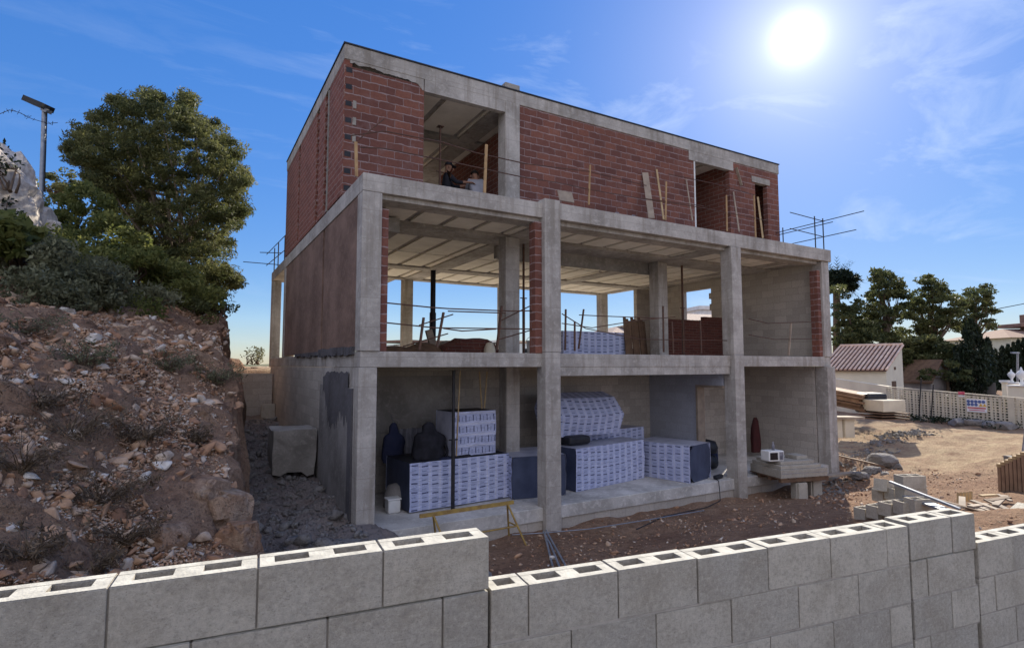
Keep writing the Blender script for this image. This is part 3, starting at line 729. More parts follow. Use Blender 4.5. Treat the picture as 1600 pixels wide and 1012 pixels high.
def scrub(px, py, r, seed, label, m='dry', n=40):
    rr = random.Random(seed); b = onbank(px, py); t = thing('scrub_plant', b, label, 'plant', 'dry plants on the bank')
    st = MB(); cl = []
    for _ in range(70):
        a = rr.uniform(0, 2*PI); L = r*rr.uniform(.4, 1.3); p = b+Vector((math.cos(a)*L, math.sin(a)*L*.7, L*rr.uniform(.25, .9)))
        st.tuber([b+Vector((rr.uniform(-.05, .05), rr.uniform(-.05, .05), 0)), b.lerp(p, .5)+Vector((0, 0, L*.15)), p], [.006, .004, .0015], 4, False)
        cl.append((p, (r*.22, r*.22, r*.18), .6))
    st.build('stem', 'dry', t); leafcloud('foliage', m, cl, 16, .014, t, aspect=4.5, seed=seed)
for i, (px, py, r, lab, m) in enumerate((
    (30, 525, .42, 'dark scrub plant at the left edge just below the crest', 'leaf_grey'), (128, 572, .30, 'low dark scrub above the middle stones of the bank', 'leaf_grey'),
    (262, 580, .34, 'dark green tuft right of the rounded orange stone', 'leaf_grey'), (340, 600, .35, 'grey tuft beside the large pale boulder', 'leaf_grey'),
    (110, 690, .5, 'dry brown brush in the middle of the lower bank', 'dry'), (30, 740, .42, 'dry straw coloured brush at the left edge of the lower bank', 'dry'),
    (160, 790, .38, 'dark brown brush left of the big orange boulder', 'dry'), (195, 850, .3, 'dark brush low on the bank near the block wall', 'dry'),
    (60, 640, .35, 'dry twigs across the reddish soil at left', 'dry'), (225, 690, .3, 'thin dry twigs above the long flat slab', 'dry'), (135, 900, .22, 'dry stems right behind the block wall', 'dry'),
    (40, 880, .25, 'dry stems behind the block wall at the left edge', 'dry'), (300, 690, .2, 'small dry tuft above the cream stone', 'dry'))):
    scrub(px, py, r, 40+i, lab, m)

# floodlight pole and barbed wire on the crest
D = 15.5
t = thing('floodlight_pole', atD(64, 302, D), 'grey pole with a black floodlight on the crest at left', 'light pole')
MB().tube([atD(64, 310, D), atD(69, 172, D)], .055, 8).build('pole', 'galv', t)
MB().tube([atD(69, 300, D+.05), atD(73, 172, D+.05)], .02, 6).build('cable', 'steel_dark', t)
p = atD(60, 163, D)
MB().obox(p, RT*1+UP*-.42, FW, UP+RT*.42, .58, .42, .15).build('floodlight', 'black', t)
MB().obox(p+RT*.22-UP*.18, RT*1+UP*-.42, FW, UP+RT*.42, .16, .2, .1).build('bracket', 'galv', t)
mb = MB(); pts = [atD(x, y, 15.0) for x, y in ((-5, 180), (15, 172), (30, 176), (50, 186), (75, 193), (90, 192))]
mb.tube(pts, .008, 5)
for i in range(18):
    a = pts[i % 5].lerp(pts[i % 5+1], (i*.37) % 1); d = Vector((random.uniform(-1, 1), random.uniform(-1, 1), random.uniform(-1, 1)))*.06; mb.tube([a-d, a+d], .006, 4)
tag(mb.build('barbed_wire', 'steel_dark'), 'loose strand of barbed wire against the sky at far left', 'wire')

# ================================================================== THE HOUSE
H = thing('unfinished_house', (0, 0, 0), 'three storey concrete frame house shell with red hollow brick upper floor', 'house')
Z1, Z2, Z3 = 2.83, 5.87, 8.93
def colm(x0, y0, z0, x1, y1, z1, m='concrete'): return box('column', m, H, x0, y0, z0, x1, y1, z1, bevel=.012)
# ground floor: slab with a low plinth
box('floor_slab', 'concrete_floor', H, .02, .02, -.42, 13.30, 12.0, -.17, bevel=.01)
box('plinth', 'block', H, .05, .05, -1.0, 13.25, 11.9, -.423)
# first floor slab, second floor slab, roof
box('floor_slab', 'concrete', H, .018, .03, 2.56, 13.42, 12.15, Z1, bevel=.01)
box('bounce_sheet', 'bounce_floor', H, .35, .4, Z1+.0005, 13.2, 12.0, Z1+.004)  # unseen pale sheet added on the slab to throw light upwards
def ceiling(parent, z, x0, y0, x1, y1, ys, pitch=.73, skip=()):
    x = x0
    i = 0
    while x < x1-.15:
        xe = min(x+pitch-.11, x1)
        for a, b in ys:
            if (i, round(a, 1)) in skip: continue
            mb = MB(); mb.t = random.random(); dz = random.uniform(0, .006)
            mb.box(x+random.uniform(0, .02), a, z-.03-dz, xe-random.uniform(0, .02), b, z+.02); mb.build('ceiling_panel', 'panel', parent)
        x += pitch; i += 1
def slab2():
    # left bay, then the slightly prouder right part
    f = MB(); f.box(0, .0, 5.56, 3.70, 12.15, Z2); f.box(3.703, -.06, 5.56, 13.50, 6.95, Z2+.03); f.box(3.703, 6.952, 5.56, 12.35, 9.05, Z2+.02)
    s = f.build('floor_slab', 'concrete', H, bevel=.01)
    f = MB()
    for y0, y1 in ((0.1, .52), (1.55, 2.45), (6.35, 6.85), (8.62, 9.0)): f.box(.32, y0, 5.48, 12.3 if y0 > 6.9 else 13.05, y1, 5.558)
    for x0, x1 in ((.30, .55), (3.72, 4.3), (8.75, 9.3), (12.0, 12.33)): f.box(x0, .53, 5.484, x1, 8.6 if x1 < 13 else 6.3, 5.557)
    f.build('beam', 'concrete', H)
    box('beam', 'concrete_old', H, 3.9, 2.455, 5.18, 9.4, 2.60, 5.478)
    box('beam', 'concrete_old', H, .40, 1.2, 5.20, 1.05, 2.6, 5.476)
    ceiling(H, 5.553, .62, 0, 12.6, 0, [(.60, 1.48), (2.55, 4.4), (4.5, 6.28), (6.93, 8.55)], .73)
slab2()
# columns, ground floor
colm(-.012, 0, -1.1, .30, .32, 2.555); colm(3.62, -.10, -1.1, 3.98, .22, Z1+.02); colm(9.18, -.10, -1.1, 9.52, .24, Z1+.02); colm(13.1, -.06, -1.0, 13.48, .30, 2.555)
colm(3.64, 1.5, -.168, 3.98, 1.84, 2.553)
# first floor
colm(0, 0, Z1+.002, .34, .34, 5.555); colm(3.62, -.10, Z1+.023, 4.0, .26, 5.94); colm(9.18, -.085, Z1+.023, 9.54, .26, 5.552); colm(13.12, .0, Z1+.002, 13.46, .30, 5.555)
colm(3.62, 1.5, Z1, 3.98, 1.84, 5.478); colm(8.80, 2.06, Z1, 9.15, 2.42, 5.478)
colm(3.72, 8.68, Z1, 4.05, 9.0, 5.55); colm(7.45, 8.68, Z1, 7.75, 9.0, 5.55); colm(12.0, 8.5, Z1, 12.33, 8.83, 5.55)
colm(0, 8.72, Z1, .30, 9.02, 5.555); colm(0, 11.8, Z1-.3, .30, 12.12, 5.555)
# brick jambs beside the columns
for x0, x1, y0 in ((.343, .47, .05), (3.46, 3.618, .02), (9.545, 9.66, .02), (12.97, 13.117, .06)):
    box('brick_jamb', 'brick', H, x0, y0, Z1+.004, x1, y0+.22, 5.30 if x0 < 3 or x0 > 12 else 5.475)
# left side wall, first floor: brown rendered panels with a slit between
w = MB(); w.box(.02, .345, Z1+.08, .20, 3.17, 5.555); w.build('render_panel', 'render_brown', H)
w = MB(); w.box(.02, 3.33, Z1+.05, .20, 8.70, 5.555); w.build('render_panel', 'render_brown', H)
box('wall_strip', 'mortar', H, .05, 3.225, Z1+.05, .16, 3.262, 5.54)
w = MB(); rr = random.Random(3)
for k in range(20):
    y = .4+k*.14; w.box(-.03-.03*rr.random(), y, Z1-.02-.05*rr.random(), .022, y+.135, Z1+.075+.03*rr.random())
w.build('mortar_ledge', 'render_dark', H)
w = MB()
for k in range(10):
    y = 3.4+k*.3; w.box(-.02-.02*rr.random(), y, Z1-.01-.04*rr.random(), .022, y+.295, Z1+.055)
w.build('mortar_ledge', 'render_dark', H)
# ground floor walls
box('block_wall', 'block', H, .02, 3.05, -.6, .20, 11.8, 2.555)
w = MB(); w.box(-.03, .40, -.6, .20, 3.04, 2.2)
w.build('render_pier', 'render', H)
box('lintel_band', 'concrete', H, -.005, .34, 2.2, .21, 3.04, 2.556)
# dark patch of render with a ragged lower edge, and the dark recess beside the column
wp = MB(); ys_ = np.linspace(.605, 2.72, 90)
def wlow(y): return 1.55 + .55*fbm(y*2.1, 3.3, 1, 4) + .22*fbm(y*9, 1.3, 2, 3) + .35*sm(1.5, .62, y)*0 - .35*math.exp(-((y-1.75)/.22)**2)
def wtop(y): return 2.47 - .12*sm(2.3, 2.72, y) + .03*fbm(y*5, 7, 1, 3)
for a_, b_ in zip(ys_, ys_[1:]): wp.add([(-.034, a_, wlow(a_)), (-.034, b_, wlow(b_)), (-.034, b_, wtop(b_)), (-.034, a_, wtop(a_))], [(0, 3, 2, 1)])
wp.build('dark_patch', 'render_dark', H)
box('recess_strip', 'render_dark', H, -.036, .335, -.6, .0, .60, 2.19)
box('block_wall', 'block', H, .3, 2.86, -.168, 13.05, 3.04, 2.555)
box('block_wall', 'block', H, 13.08, .32, -.168, 13.26, 2.855, 2.555)
# partition with the doorway
w = MB(); w.box(9.16, 1.12, -.168, 9.34, 2.855, 2.556); w.box(9.16, .27, 2.08, 9.34, 1.118, 2.556)
w.build('partition_wall', 'block_blue', H)
w = MB(); w.box(9.12, 1.05, -.168, 9.38, 1.115, 2.08); w.box(9.12, .24, 2.02, 9.38, 1.05, 2.078); w.build('door_frame', 'wood_grey', H)
box('render_panel', 'concrete_old', H, .50, 2.80, 1.12, 2.9, 2.855, 2.35)
box('ground_beam', 'concrete', H, 4.0, .04, 2.38, 9.15, .20, 2.558)
# first floor right wall with ragged window opening, pier beyond
w = MB(); w.box(13.25, .303, Z1, 13.43, 4.05, 5.555); w.box(13.25, 4.053, Z1, 13.43, 5.32, 4.02); w.box(13.25, 4.053, 5.28, 13.43, 5.32, 5.554); w.box(13.25, 5.323, Z1, 13.43, 6.75, 5.555)
w.box(13.245, 3.9, 4.9, 13.43, 4.14, 5.10); w.box(13.245, 4.05, 4.5, 13.43, 4.12, 4.72)
w.build('block_wall', 'block', H)
box('block_wall', 'block', H, 12.3, 6.755, Z1, 13.42, 6.93, 5.555)
# low brick screen and stacked-brick partition on the first floor
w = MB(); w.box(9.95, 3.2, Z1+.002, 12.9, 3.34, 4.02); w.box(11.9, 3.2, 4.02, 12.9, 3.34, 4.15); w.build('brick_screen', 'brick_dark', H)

# ---- upper storey
Y0 = 1.55
def upper():
    r = MB(); r.box(-.01, Y0-.02, 8.63, 13.57, 9.05, Z3); r.build('roof_slab', 'concrete', H, bevel=.01)
    r = MB(); r.box(-.03, Y0-.04, Z3+.002, 13.59, 9.07, Z3+.03); r.build('roof_membrane', 'steel_dark', H)
    box('chimney_stub', 'concrete_old', H, 3.66, Y0+.05, Z3+.032, 4.05, Y0+.5, Z3+.20, bevel=.01)
    colm(3.62, Y0-.035, 5.905, 4.0, Y0+.33, 8.628)
    # ragged plaster under the roof edge on the brick
    rr = random.Random(8); pts_ = []
    for k in range(60):
        x = .10+k*.0262; dpt = .03+.05*abs(fbm(x*3, 1.7, 0, 4))*2+.06*sm(.3, 1.4, x)+.14*sm(1.45, 1.64, x); pts_.append((x, Y0-.012, 8.6275-dpt))
    pl = MB()
    for a, b in zip(pts_, pts_[1:]): pl.add([a, b, (b[0], Y0-.012, 8.6275), (a[0], Y0-.012, 8.6275)], [(0, 1, 2, 3)])
    pl.box(1.665, Y0-.022, 8.37, 3.617, Y0+.12, 8.6275)
    pl.build('plaster_fringe', 'concrete', H)
    # front walls
    box('brick_wall', 'brick', H, .01, Y0, Z2+.002, 1.66, Y0+.15, 8.50)
    box('brick_wall', 'brick', H, 4.003, Y0, Z2+.032, 9.78, Y0+.15, 8.627)
    box('brick_wall', 'brick', H, 11.25, Y0, Z2+.032, 12.40, Y0+.15, 8.627)
    w = MB(); w.box(12.98, Y0, Z2+.032, 13.54, Y0+.15, 8.627); w.box(12.403, Y0, 8.30, 12.977, Y0+.149, 8.627); w.build('brick_wall', 'brick', H)
    box('lintel', 'concrete', H, 9.55, Y0-.02, 8.36, 11.4, Y0+.13, 8.626)
    box('lintel', 'concrete', H, 12.25, Y0-.02, 8.18, 13.1, Y0+.13, 8.36)
    # white reveal post in the doorway
    box('door_jamb', 'white', H, 9.74, Y0-.012, Z2+.034, 9.79, Y0+.12, 8.35)
    # dark open ends of the corner bricks (toothing)
    z = Z2+.12
    while z < 8.4:
        box('open_brick_end', 'black', H, .03, Y0-.006, z, .15, Y0+.01, z+.10); z += .34
    z = Z2+.10; rr = random.Random(1)
    while z < 8.0:
        if rr.random() < .6: MB().obox((.21, Y0-.004, z+.07), (1, 0, 0), (0, 1, 0), (0, 0, 1), .07, .02, .16).build('mortar_dab', 'mortar', H, bevel=.02)
        z += .34
    # left side walls: brick panels with slits
    for a, b in ((Y0+.002, 2.86), (3.32, 3.95), (4.28, 6.55), (6.80, 9.0)):
        box('brick_wall', 'brick_side', H, -.004 if a < 4 else .0, a, Z2+.03, .15, b, 8.628)
    box('wall_strip', 'mortar', H, -.008, 2.95, Z2+.03, .06, 3.01, 8.60)
    for y in (3.1, 4.0, 6.58):
        z = Z2+.05
        while z < 8.5: box('toothing_brick', 'brick', H, .02, y, z, .16, y+.24, z+.10); z += .25
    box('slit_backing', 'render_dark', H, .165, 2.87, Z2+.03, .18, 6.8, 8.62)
    # interior: ceiling, partitions, back wall with openings, right wall
    f = MB()
    for y0, y1 in ((Y0+.16, 1.95), (3.9, 4.4)): f.box(.2, y0, 8.53, 13.3, y1, 8.628)
    f.box(3.5, 1.96, 8.535, 4.0, 8.8, 8.628); f.build('beam', 'concrete', H)
    ceiling(H, 8.625, .3, 0, 13.2, 0, [(2.02, 3.85), (4.5, 6.6)], 1.05)
    w = MB(); w.box(4.2, 2.6, Z2+.032, 4.35, 6.7, 8.53); w.build('brick_wall', 'brick_side', H)
    w = MB(); w.box(8.2, 5, Z2+.032, 8.35, 9.0, 8.62); w.box(9.3, 3.4, Z2+.032, 13.3, 3.55, 8.62); w.box(11.3, Y0+.153, Z2+.032, 11.42, 3.39, 8.62); w.build('brick_wall', 'brick_side', H)
    w = MB()
    for x0, x1 in ((.16, .5), (4.36, 5.4), (7.4, 8.19), (8.36, 9.6), (11.6, 13.4)): w.box(x0, 8.85, Z2+.03, x1, 9.0, 8.625)
    w.build('brick_wall', 'brick_side', H)
    box('brick_wall', 'brick_side', H, 13.41, Y0+.152, Z2+.032, 13.54, 8.99, 8.626)
upper()

# ================================================================== SITE GEAR
# steel props
def prop(px, y0, y1, Y, r, label, zb=None, m='steel'):
    a = atY(px, y0, Y); b = atY(px, y1, Y) if zb is None else Vector((a.x, a.y, zb))
    b.x = a.x
    t = thing('steel_prop', b, label, 'prop', 'props holding up the slab')
    mid = a.lerp(b, .5)
    MB().tube([b, mid], r*1.25, 8).build('outer_tube', m, t); MB().tube([mid, a], r, 8).build('inner_tube', m, t)
    MB().box(a.x-.07, Y-.07, a.z-.008, a.x+.07, Y+.07, a.z).box(a.x-.07, Y-.07, b.z, a.x+.07, Y+.07, b.z+.008).build('plate', m, t)
    MB().tube([mid-Vector((.09, 0, 0)), mid+Vector((.09, 0, 0))], .014, 6).build('pin', m, t)
prop(677, 420, 548, 6.6, .085, 'thick black prop standing alone in the left bay of the first floor', Z1, 'pipe_black')
prop(818, 378, 548, 2.0, .028, 'thin rusty prop beside the inner column, left of the second front column', Z1)
prop(1065, 406, 500, 2.2, .03, 'thin dark prop right of the inner column, before the wall window', Z1)
prop(1258, 420, 545, .9, .025, 'thin prop against the grey wall of the right hand bay', Z1)
prop(688, 198, 290, 2.1, .022, 'thin prop in the open bay of the brick storey', Z2)
prop(709, 578, 780, .7, .032, 'dark prop standing in front of the lower insulation packs', -.168, 'steel_dark')
# pale poles leaning in the ground-floor bay
for a, b, lab in (((749, 580), (753, 640), 'left one of two pale poles hanging above the upright pack'), ((761, 580), (757, 637), 'right one of two pale poles hanging above the upright pack')):
    tag(MB().tube([atY(*a, 1.6), atY(*b, 1.6)], .018, 7).build('wooden_pole', 'wood'), lab, 'pole')
tag(MB().tube([atY(719, 578, 1.0), atY(713, 712, 1.0)], .014, 6).build('wooden_pole', 'wood'), 'long pale pole beside the dark prop and the upright pack', 'pole')

def rail_thing(name, label, segs, posts, Y, r=.018, m='steel', pm='orange_wood', cat='guard rail', pw=.05, group='temporary guard rails'):
    p0 = atY(*segs[0][0], Y)
    t = thing(name, p0, label, cat, group)
    for s in segs:
        MB().tube([atY(q[0], q[1], Y if len(q) < 3 else q[2]) for q in s], r, 6).build('rail', m, t)
    for a, b in posts:
        MB().bar(atY(*a, Y), atY(*b, Y), pw, pw*.7).build('post', pm, t)
    return t
rail_thing('guard_rail', 'rusty rails across the left bay of the first floor opening', [((603, 473), (672, 480), (700, 482), (800, 486), (845, 485)), ((603, 504), (680, 512), (760, 513), (845, 514)), ((700, 486), (790, 489)), ((693, 513), (722, 517), (775, 514))],
          [((662, 496), (655, 546)), ((693, 488), (683, 542))], .15, .013, pm='steel')
rail_thing('guard_rail', 'crossed bars beside the inner column in the left bay', [((655, 508), (708, 491)), ((630, 541), (700, 521)), ((784, 500), (842, 471)), ((780, 530), (842, 512))], [((784, 478), (776, 546))], .4, .013, pm='steel')
rail_thing('guard_rail', 'rusty rails across the middle bay of the first floor opening', [((878, 505), (925, 512), (1000, 500), (1055, 495)), ((878, 490), (915, 513), (1000, 530), (1142, 532)), ((905, 492), (950, 494), (1030, 497))],
          [((884, 483), (883, 547)), ((912, 483), (904, 545)), ((898, 502), (898, 548)), ((1050, 502), (1052, 552)), ((1036, 478), (1037, 550)), ((1094, 500), (1096, 552))], .12, .011, pm='steel', pw=.035)
rail_thing('guard_rail', 'rails before the grey wall of the right hand bay', [((1170, 498), (1200, 505), (1290, 502)), ((1170, 523), (1210, 530), (1290, 529))], [((1236, 505), (1232, 555))], .1, .011, pm='wood_grey')
rail_thing('guard_rail', 'sagging rails with pale wooden posts along the left half of the terrace', [((548, 212), (600, 205), (690, 222), (740, 238), (822, 256)), ((562, 230), (600, 232), (700, 252), (822, 278)), ((556, 222), (600, 186))],
          [((556, 222), (557, 276)), ((760, 226), (757, 302))], .12, .011, pw=.05)
rail_thing('guard_rail', 'thin rails with pale wooden posts along the right half of the terrace', [((822, 256), (870, 262), (920, 268), (1010, 290)), ((822, 278), (870, 285), (920, 296), (1000, 310), (1100, 325), (1200, 345)), ((1005, 310), (1100, 322)), ((1045, 272), (1120, 288), (1180, 305))],
          [((922, 258), (920, 320)), ((1041, 284), (1040, 344)), ((1135, 305), (1136, 361)), ((1178, 305), (1181, 374))], .10, .009, pw=.035)
# corner rails at the right rear of the terrace
t = thing('guard_rail', (13.3, .2, Z2), 'bare steel rails jutting beyond the right corner of the terrace', 'guard rail', 'temporary guard rails')
for a, b in (((13.35, 1.7, 6.72), (13.35, -1.1, 6.78)), ((13.30, 2.0, 6.25), (13.30, -.9, 6.30)), ((13.42, 1.5, 6.66), (13.42, -.2, 6.69)), ((11.9, .1, 6.83), (13.5, .1, 6.78)), ((11.9, .12, 6.38), (13.4, .12, 6.33))):
    MB().tube([a, b], .012, 6).build('rail', 'steel_dark', t)
for x, y in ((13.4, .08), (12.95, .05), (13.40, 1.35)): MB().tube([(x, y, Z2), (x, y, 6.85)], .018, 6).build('post', 'steel_dark', t)
# left rear
t = thing('guard_rail', (.1, 12.1, Z2), 'thin rails sticking out past the left rear corner of the slab', 'guard rail', 'temporary guard rails')
for a, b in (((-.95, 11.9, 6.15), (.3, 11.9, 6.15)), ((-.5, 11.2, 6.4), (.2, 11.2, 6.45)), ((-.2, 12, 6.5), (.2, 10.0, 6.9)), ((-.2, 12, 6.1), (.2, 10.0, 6.4))): MB().tube([a, b], .014, 6).build('rail', 'steel_dark', t)
for x, y in ((.06, 12.0), (.06, 11.0), (.1, 9.8)): MB().tube([(x, y, Z2), (x, y, 6.75)], .02, 6).build('post', 'steel_dark', t)

# planks and props leaning on the terrace wall
def lean(a, b, Ya, Yb, w, m, label, name='plank', cat='plank', th=.025, grp='timber leaning on the terrace wall'):
    return tag(MB().bar(atY(*a, Ya), atY(*b, Yb), w, th).build(name, m), label, cat, grp)
lean((1008, 270), (1018, 341), Y0-.05, 1.0, .16, 'wood_grey', 'wide pale board leaning on the red brick wall')
lean((1026, 265), (1037, 343), Y0-.04, 1.0, .045, 'wood', 'narrow batten just right of the wide pale board')
lean((1072, 280), (1082, 345), Y0-.04, 1.1, .03, 'wood_grey', 'thin batten by the left jamb of the doorway')
lean((1146, 300), (1155, 362), Y0-.04, 1.1, .04, 'wood_grey', 'batten leaning between the doorway and the small window')
lean((1184, 308), (1192, 372), Y0-.04, 1.1, .05, 'wood', 'pole leaning across the small right hand window')
lean((1150, 262), (1158, 290), Y0-.03, Y0-.02, .10, 'wood_grey', 'short board fixed beside the doorway head')
P0 = atY(884, 307, .35)
MBb = MB().obox(P0, (1, 0, .0), (0, 1, -.35), (0, .35, 1), .38, .02, .26); tag(MBb.build('plywood_sheet', 'wood_grey'), 'square of pale plywood leaning on the terrace edge above the second column', 'board')
# wheelbarrow-like mortar tub on the terrace
t = thing('mortar_tub', atY(975, 330, 1.0), 'low dark mortar tub on a frame on the terrace', 'tub')
p = atY(975, 325, 1.0); p.z = Z2+.08; MB().obox(p+Vector((0, 0, .05)), (1, 0, 0), (0, 1, 0), (0, 0, 1), .55, .35, .16).build('tub', 'steel_dark', t, bevel=.04)
for dx in (-.22, .22): MB().tube([p+Vector((dx, 0, .13)), p+Vector((dx*1.2, 0, .34)), p+Vector((dx*1.2+.1, 0, .34))], .012, 6).build('handle', 'galv', t)
MB().obox(p+Vector((-.45, 0, .0)), (1, 0, 0), (0, 1, 0), (0, 0, 1), .04, .3, .22).build('leg', 'galv', t)

# ---- insulation packs
def pack(loc, rz, L, W_, Hh, label, wrap='wrap', end='end_dark', topm='wrap_top', ends=(True, True), r=.05, name='insulation_pack', tilt=None):
    t = thing(name, loc, label, 'pack', 'packs of insulation board', rz)
    def put(mb, nm, m, bevel=0):
        me = bpy.data.meshes.new(nm); o = None
        # local coordinates: bypass the world conversion
        use = sorted({i for f in mb.f for i in f}); ix = {a: b for b, a in enumerate(use)}
        me.from_pydata([mb.v[i] for i in use], [], [tuple(ix[i] for i in f) for f in mb.f]); me.materials.append(M[m]); a = me.attributes.new('tone', 'FLOAT', 'FACE'); a.data.foreach_set('value', mb.tone)
        me.polygons.foreach_set('use_smooth', mb.sm)
        o = bpy.data.objects.new(nm, me); col.objects.link(o); o.parent = t
        if bevel:
            bv = o.modifiers.new('bevel', 'BEVEL'); bv.width = bevel; bv.segments = 3
        return o
    n = 14; bm = MB()
    # slightly bulging film: subdivided box body with soft corners
    xs = np.linspace(0, L, n)
    def sk(x, y, z):
        b = .018*math.sin(7*x+3*z+loc[0])+.012*math.sin(11*z+5*x)
        return b
    ring = []
    k = 6
    for x in xs:
        rr_ = []
        for j in range(k+1): rr_.append((x, 0, Hh*j/k))
        for j in range(1, 4): rr_.append((x, W_*j/3, Hh))
        for j in range(1, k+1): rr_.append((x, W_, Hh*(1-j/k)))
        q = []
        for (a, b, c) in rr_:
            o_ = sk(a, b, c) if 0 < c < Hh else 0
            if b == 0: b -= abs(o_)*.8
            elif b == W_: b += abs(o_)*.8
            q.append((a, b, c))
        ring.append(q)
    m_ = len(ring[0]); vs = [p for r_ in ring for p in r_]
    fs = [(i*m_+j, (i+1)*m_+j, (i+1)*m_+j+1, i*m_+j+1) for i in range(n-1) for j in range(m_-1) if not (k <= j < k+3)]
    ft = [(i*m_+j, (i+1)*m_+j, (i+1)*m_+j+1, i*m_+j+1) for i in range(n-1) for j in range(k, k+3)]
    bm.add(vs, fs, True); put(bm, 'wrapping', wrap)
    tm = MB(); tm.add(vs, ft, True); put(tm, 'top_sheet', topm)
    for xx, on in ((.004, ends[0]), (L-.004, ends[1])):
        em = MB(); poly = [(xx, .004+r, .002), (xx, W_-.004-r, .002), (xx, W_-.004, r), (xx, W_-.004, Hh-r), (xx, W_-r, Hh-.004), (xx, r, Hh-.004), (xx, .004, Hh-r), (xx, .004, r)]
        if xx < L/2: poly = poly[::-1]
        em.add(poly, [tuple(range(8))])
        put(em, 'end_panel', end)
    return t
ZF = -.165
packA = pack((1.21, .88, ZF+.02), R_(4.5), 2.24, 1.15, .90, 'largest white printed pack lying low in the left bay, jackets on top', topm='black')
pack((2.16, 1.02, .78), R_(5), 1.0, .75, .88, 'upright printed pack standing on the largest pack', wrap='wrap_v', topm='black', end='wrap_top')
pack((4.62, .66, ZF), R_(90-10), 1.25, 1.22, .86, 'pack with dark side half hidden behind the second front column', end='end_dark')
pack((4.98, .78, ZF), R_(10), 2.42, .72, .93, 'printed pack at the front of the middle bay', topm='wrap_top')
pack((5.35, 1.72, ZF), R_(7), 2.85, .62, 1.12, 'printed pack behind the front one in the middle bay')
pack((8.80, .40, ZF), R_(90+14), 1.55, 1.0, .86, 'pack with bluish dark rounded end on the right of the middle bay', end='end_dark', r=.16)
# black sack piece on the low packs
tag(MB().obox(atY(897, 686, 1.35), (1, 0, 0), (0, 1, 0), (0, 0, 1), .62, .5, .2).build('black_bundle', 'black', bevel=.07), 'black bundle wedged under the tilted pack', 'bundle')
# the tilted pack resting across the others: a long bundle with a hexagonal end
def tilted():
    c0 = Vector((4.80, 1.35, .95)); L = 1.95; t = thing('insulation_pack', c0, 'hexagonal tilted pack lying on top of the other packs', 'pack', 'packs of insulation board')
    prof = [(0, 0), (-.12, .46), (.18, .86), (.62, .98), (.86, .62), (.62, .08)]    # (y, z)
    d = Vector((1, .03, .0)); n = 12; mb = MB(); vs = []
    for i in range(n+1):
        p = d*(L*i/n)
        for (y, z) in prof: vs.append((c0.x+p.x+ (.0 if i < n else .16*(.5-abs(z-.5))), c0.y+p.y+y, c0.z+z))
    m_ = len(prof); fs = [(i*m_+j, (i+1)*m_+j, (i+1)*m_+(j+1) % m_, i*m_+(j+1) % m_) for i in range(n) for j in range(m_)]
    mb.add(vs, [f[::-1] for f in fs]); mb.build('wrapping', 'wrap', t)
    e = MB(); e.add(vs[:m_], [tuple(range(m_))]); e.build('end_panel', 'wrap', t); e = MB(); e.add(vs[-m_:], [tuple(range(m_))[::-1]]); e.build('end_panel', 'wrap', t)
tilted()
# first-floor pack and timber
pack((6.05, 2.75, Z1+.01), 0, 2.35, 1.0, .66, 'printed pack on the first floor behind the rails', end='wrap')
t = thing('board_stack', (8.2, 2.7, Z1), 'dark upright boards leaning beside the inner column on the first floor', 'boards')
for k in range(9): MB().bar((8.13+k*.095, 2.62+.02*(k % 3), Z1), (8.15+k*.09, 2.75, 3.95-.05*(k % 3)), .085, .03).build('board', 'wood_dark', t)
# rubble heaps and plaster sack on the first floor
def heap(pts, Y, m, name, label, cat):
    mb = MB(); vs = []; n = len(pts)
    f_ = [atY(x, y, Y) for x, y in pts]; bk = [p+Vector((0.0, .9, -.12)) for p in f_]; mid = [p+Vector((0, .45, .05)) for p in f_]
    b0 = [Vector((p.x, Y-.15, Z1)) for p in f_]
    vs = b0+f_+mid+bk; mb.add(vs, [(k*n+i, k*n+i+1, (k+1)*n+i+1, (k+1)*n+i) for k in range(3) for i in range(n-1)])
    return tag(mb.build(name, m), label, cat)
heap([(604, 546), (615, 543), (628, 542), (645, 545), (655, 541), (665, 538), (676, 537), (685, 541), (690, 548)], 3.2, 'wood_dark', 'rubble_heap', 'low brown heap at the left of the first floor opening', 'heap')
heap([(692, 547), (700, 541), (712, 536), (722, 530), (740, 531), (752, 530), (762, 530), (772, 536), (780, 547)], 3.2, 'brick_dark', 'rubble_heap', 'higher dark brown heap in the middle of the left bay', 'heap')
tag(MB().obox(atY(674, 532, 3.6), (1, 0, .3), (0, 1, 0), (-.3, 0, 1), .16, .1, .55).build('cement_board', 'wood_grey'), 'pale slab leaning at the foot of the thick black prop', 'board')
def cone(px, py, Y, r, h, m, name, label, cat):
    p = atY(px, py, Y); p.z = Z1; return tag(MB().lathe(p, [(r, 0), (r*.95, h*.5), (r*.6, h*.9), (0.001, h)], 12).build(name, m), label, cat)
cone(765, 545, 3.0, .15, .34, 'cream', 'cement_sack', 'pale sack slumped right of the higher heap', 'sack')
cone(697, 545, 4.0, .25, .4, 'mortar', 'cement_sack', 'pale sack between the two brown heaps', 'sack')
t = thing('bucket', (atY(832, 548, 1.0).x, 1.0, Z1), 'white bucket on the first floor edge, left of the second front column', 'bucket')
MB().lathe(t.location, [(.001, .0), (.11, 0), (.135, .28), (.145, .28), (.145, .30), (.12, .30), (.115, .05), (.001, .05)], 16).build('body', 'white', t)
MB().tube([Vector(t.location)+Vector((.14*math.cos(a), .02, .28+.1*math.sin(a))) for a in np.linspace(0, PI, 9)], .006, 5).build('handle', 'galv', t)

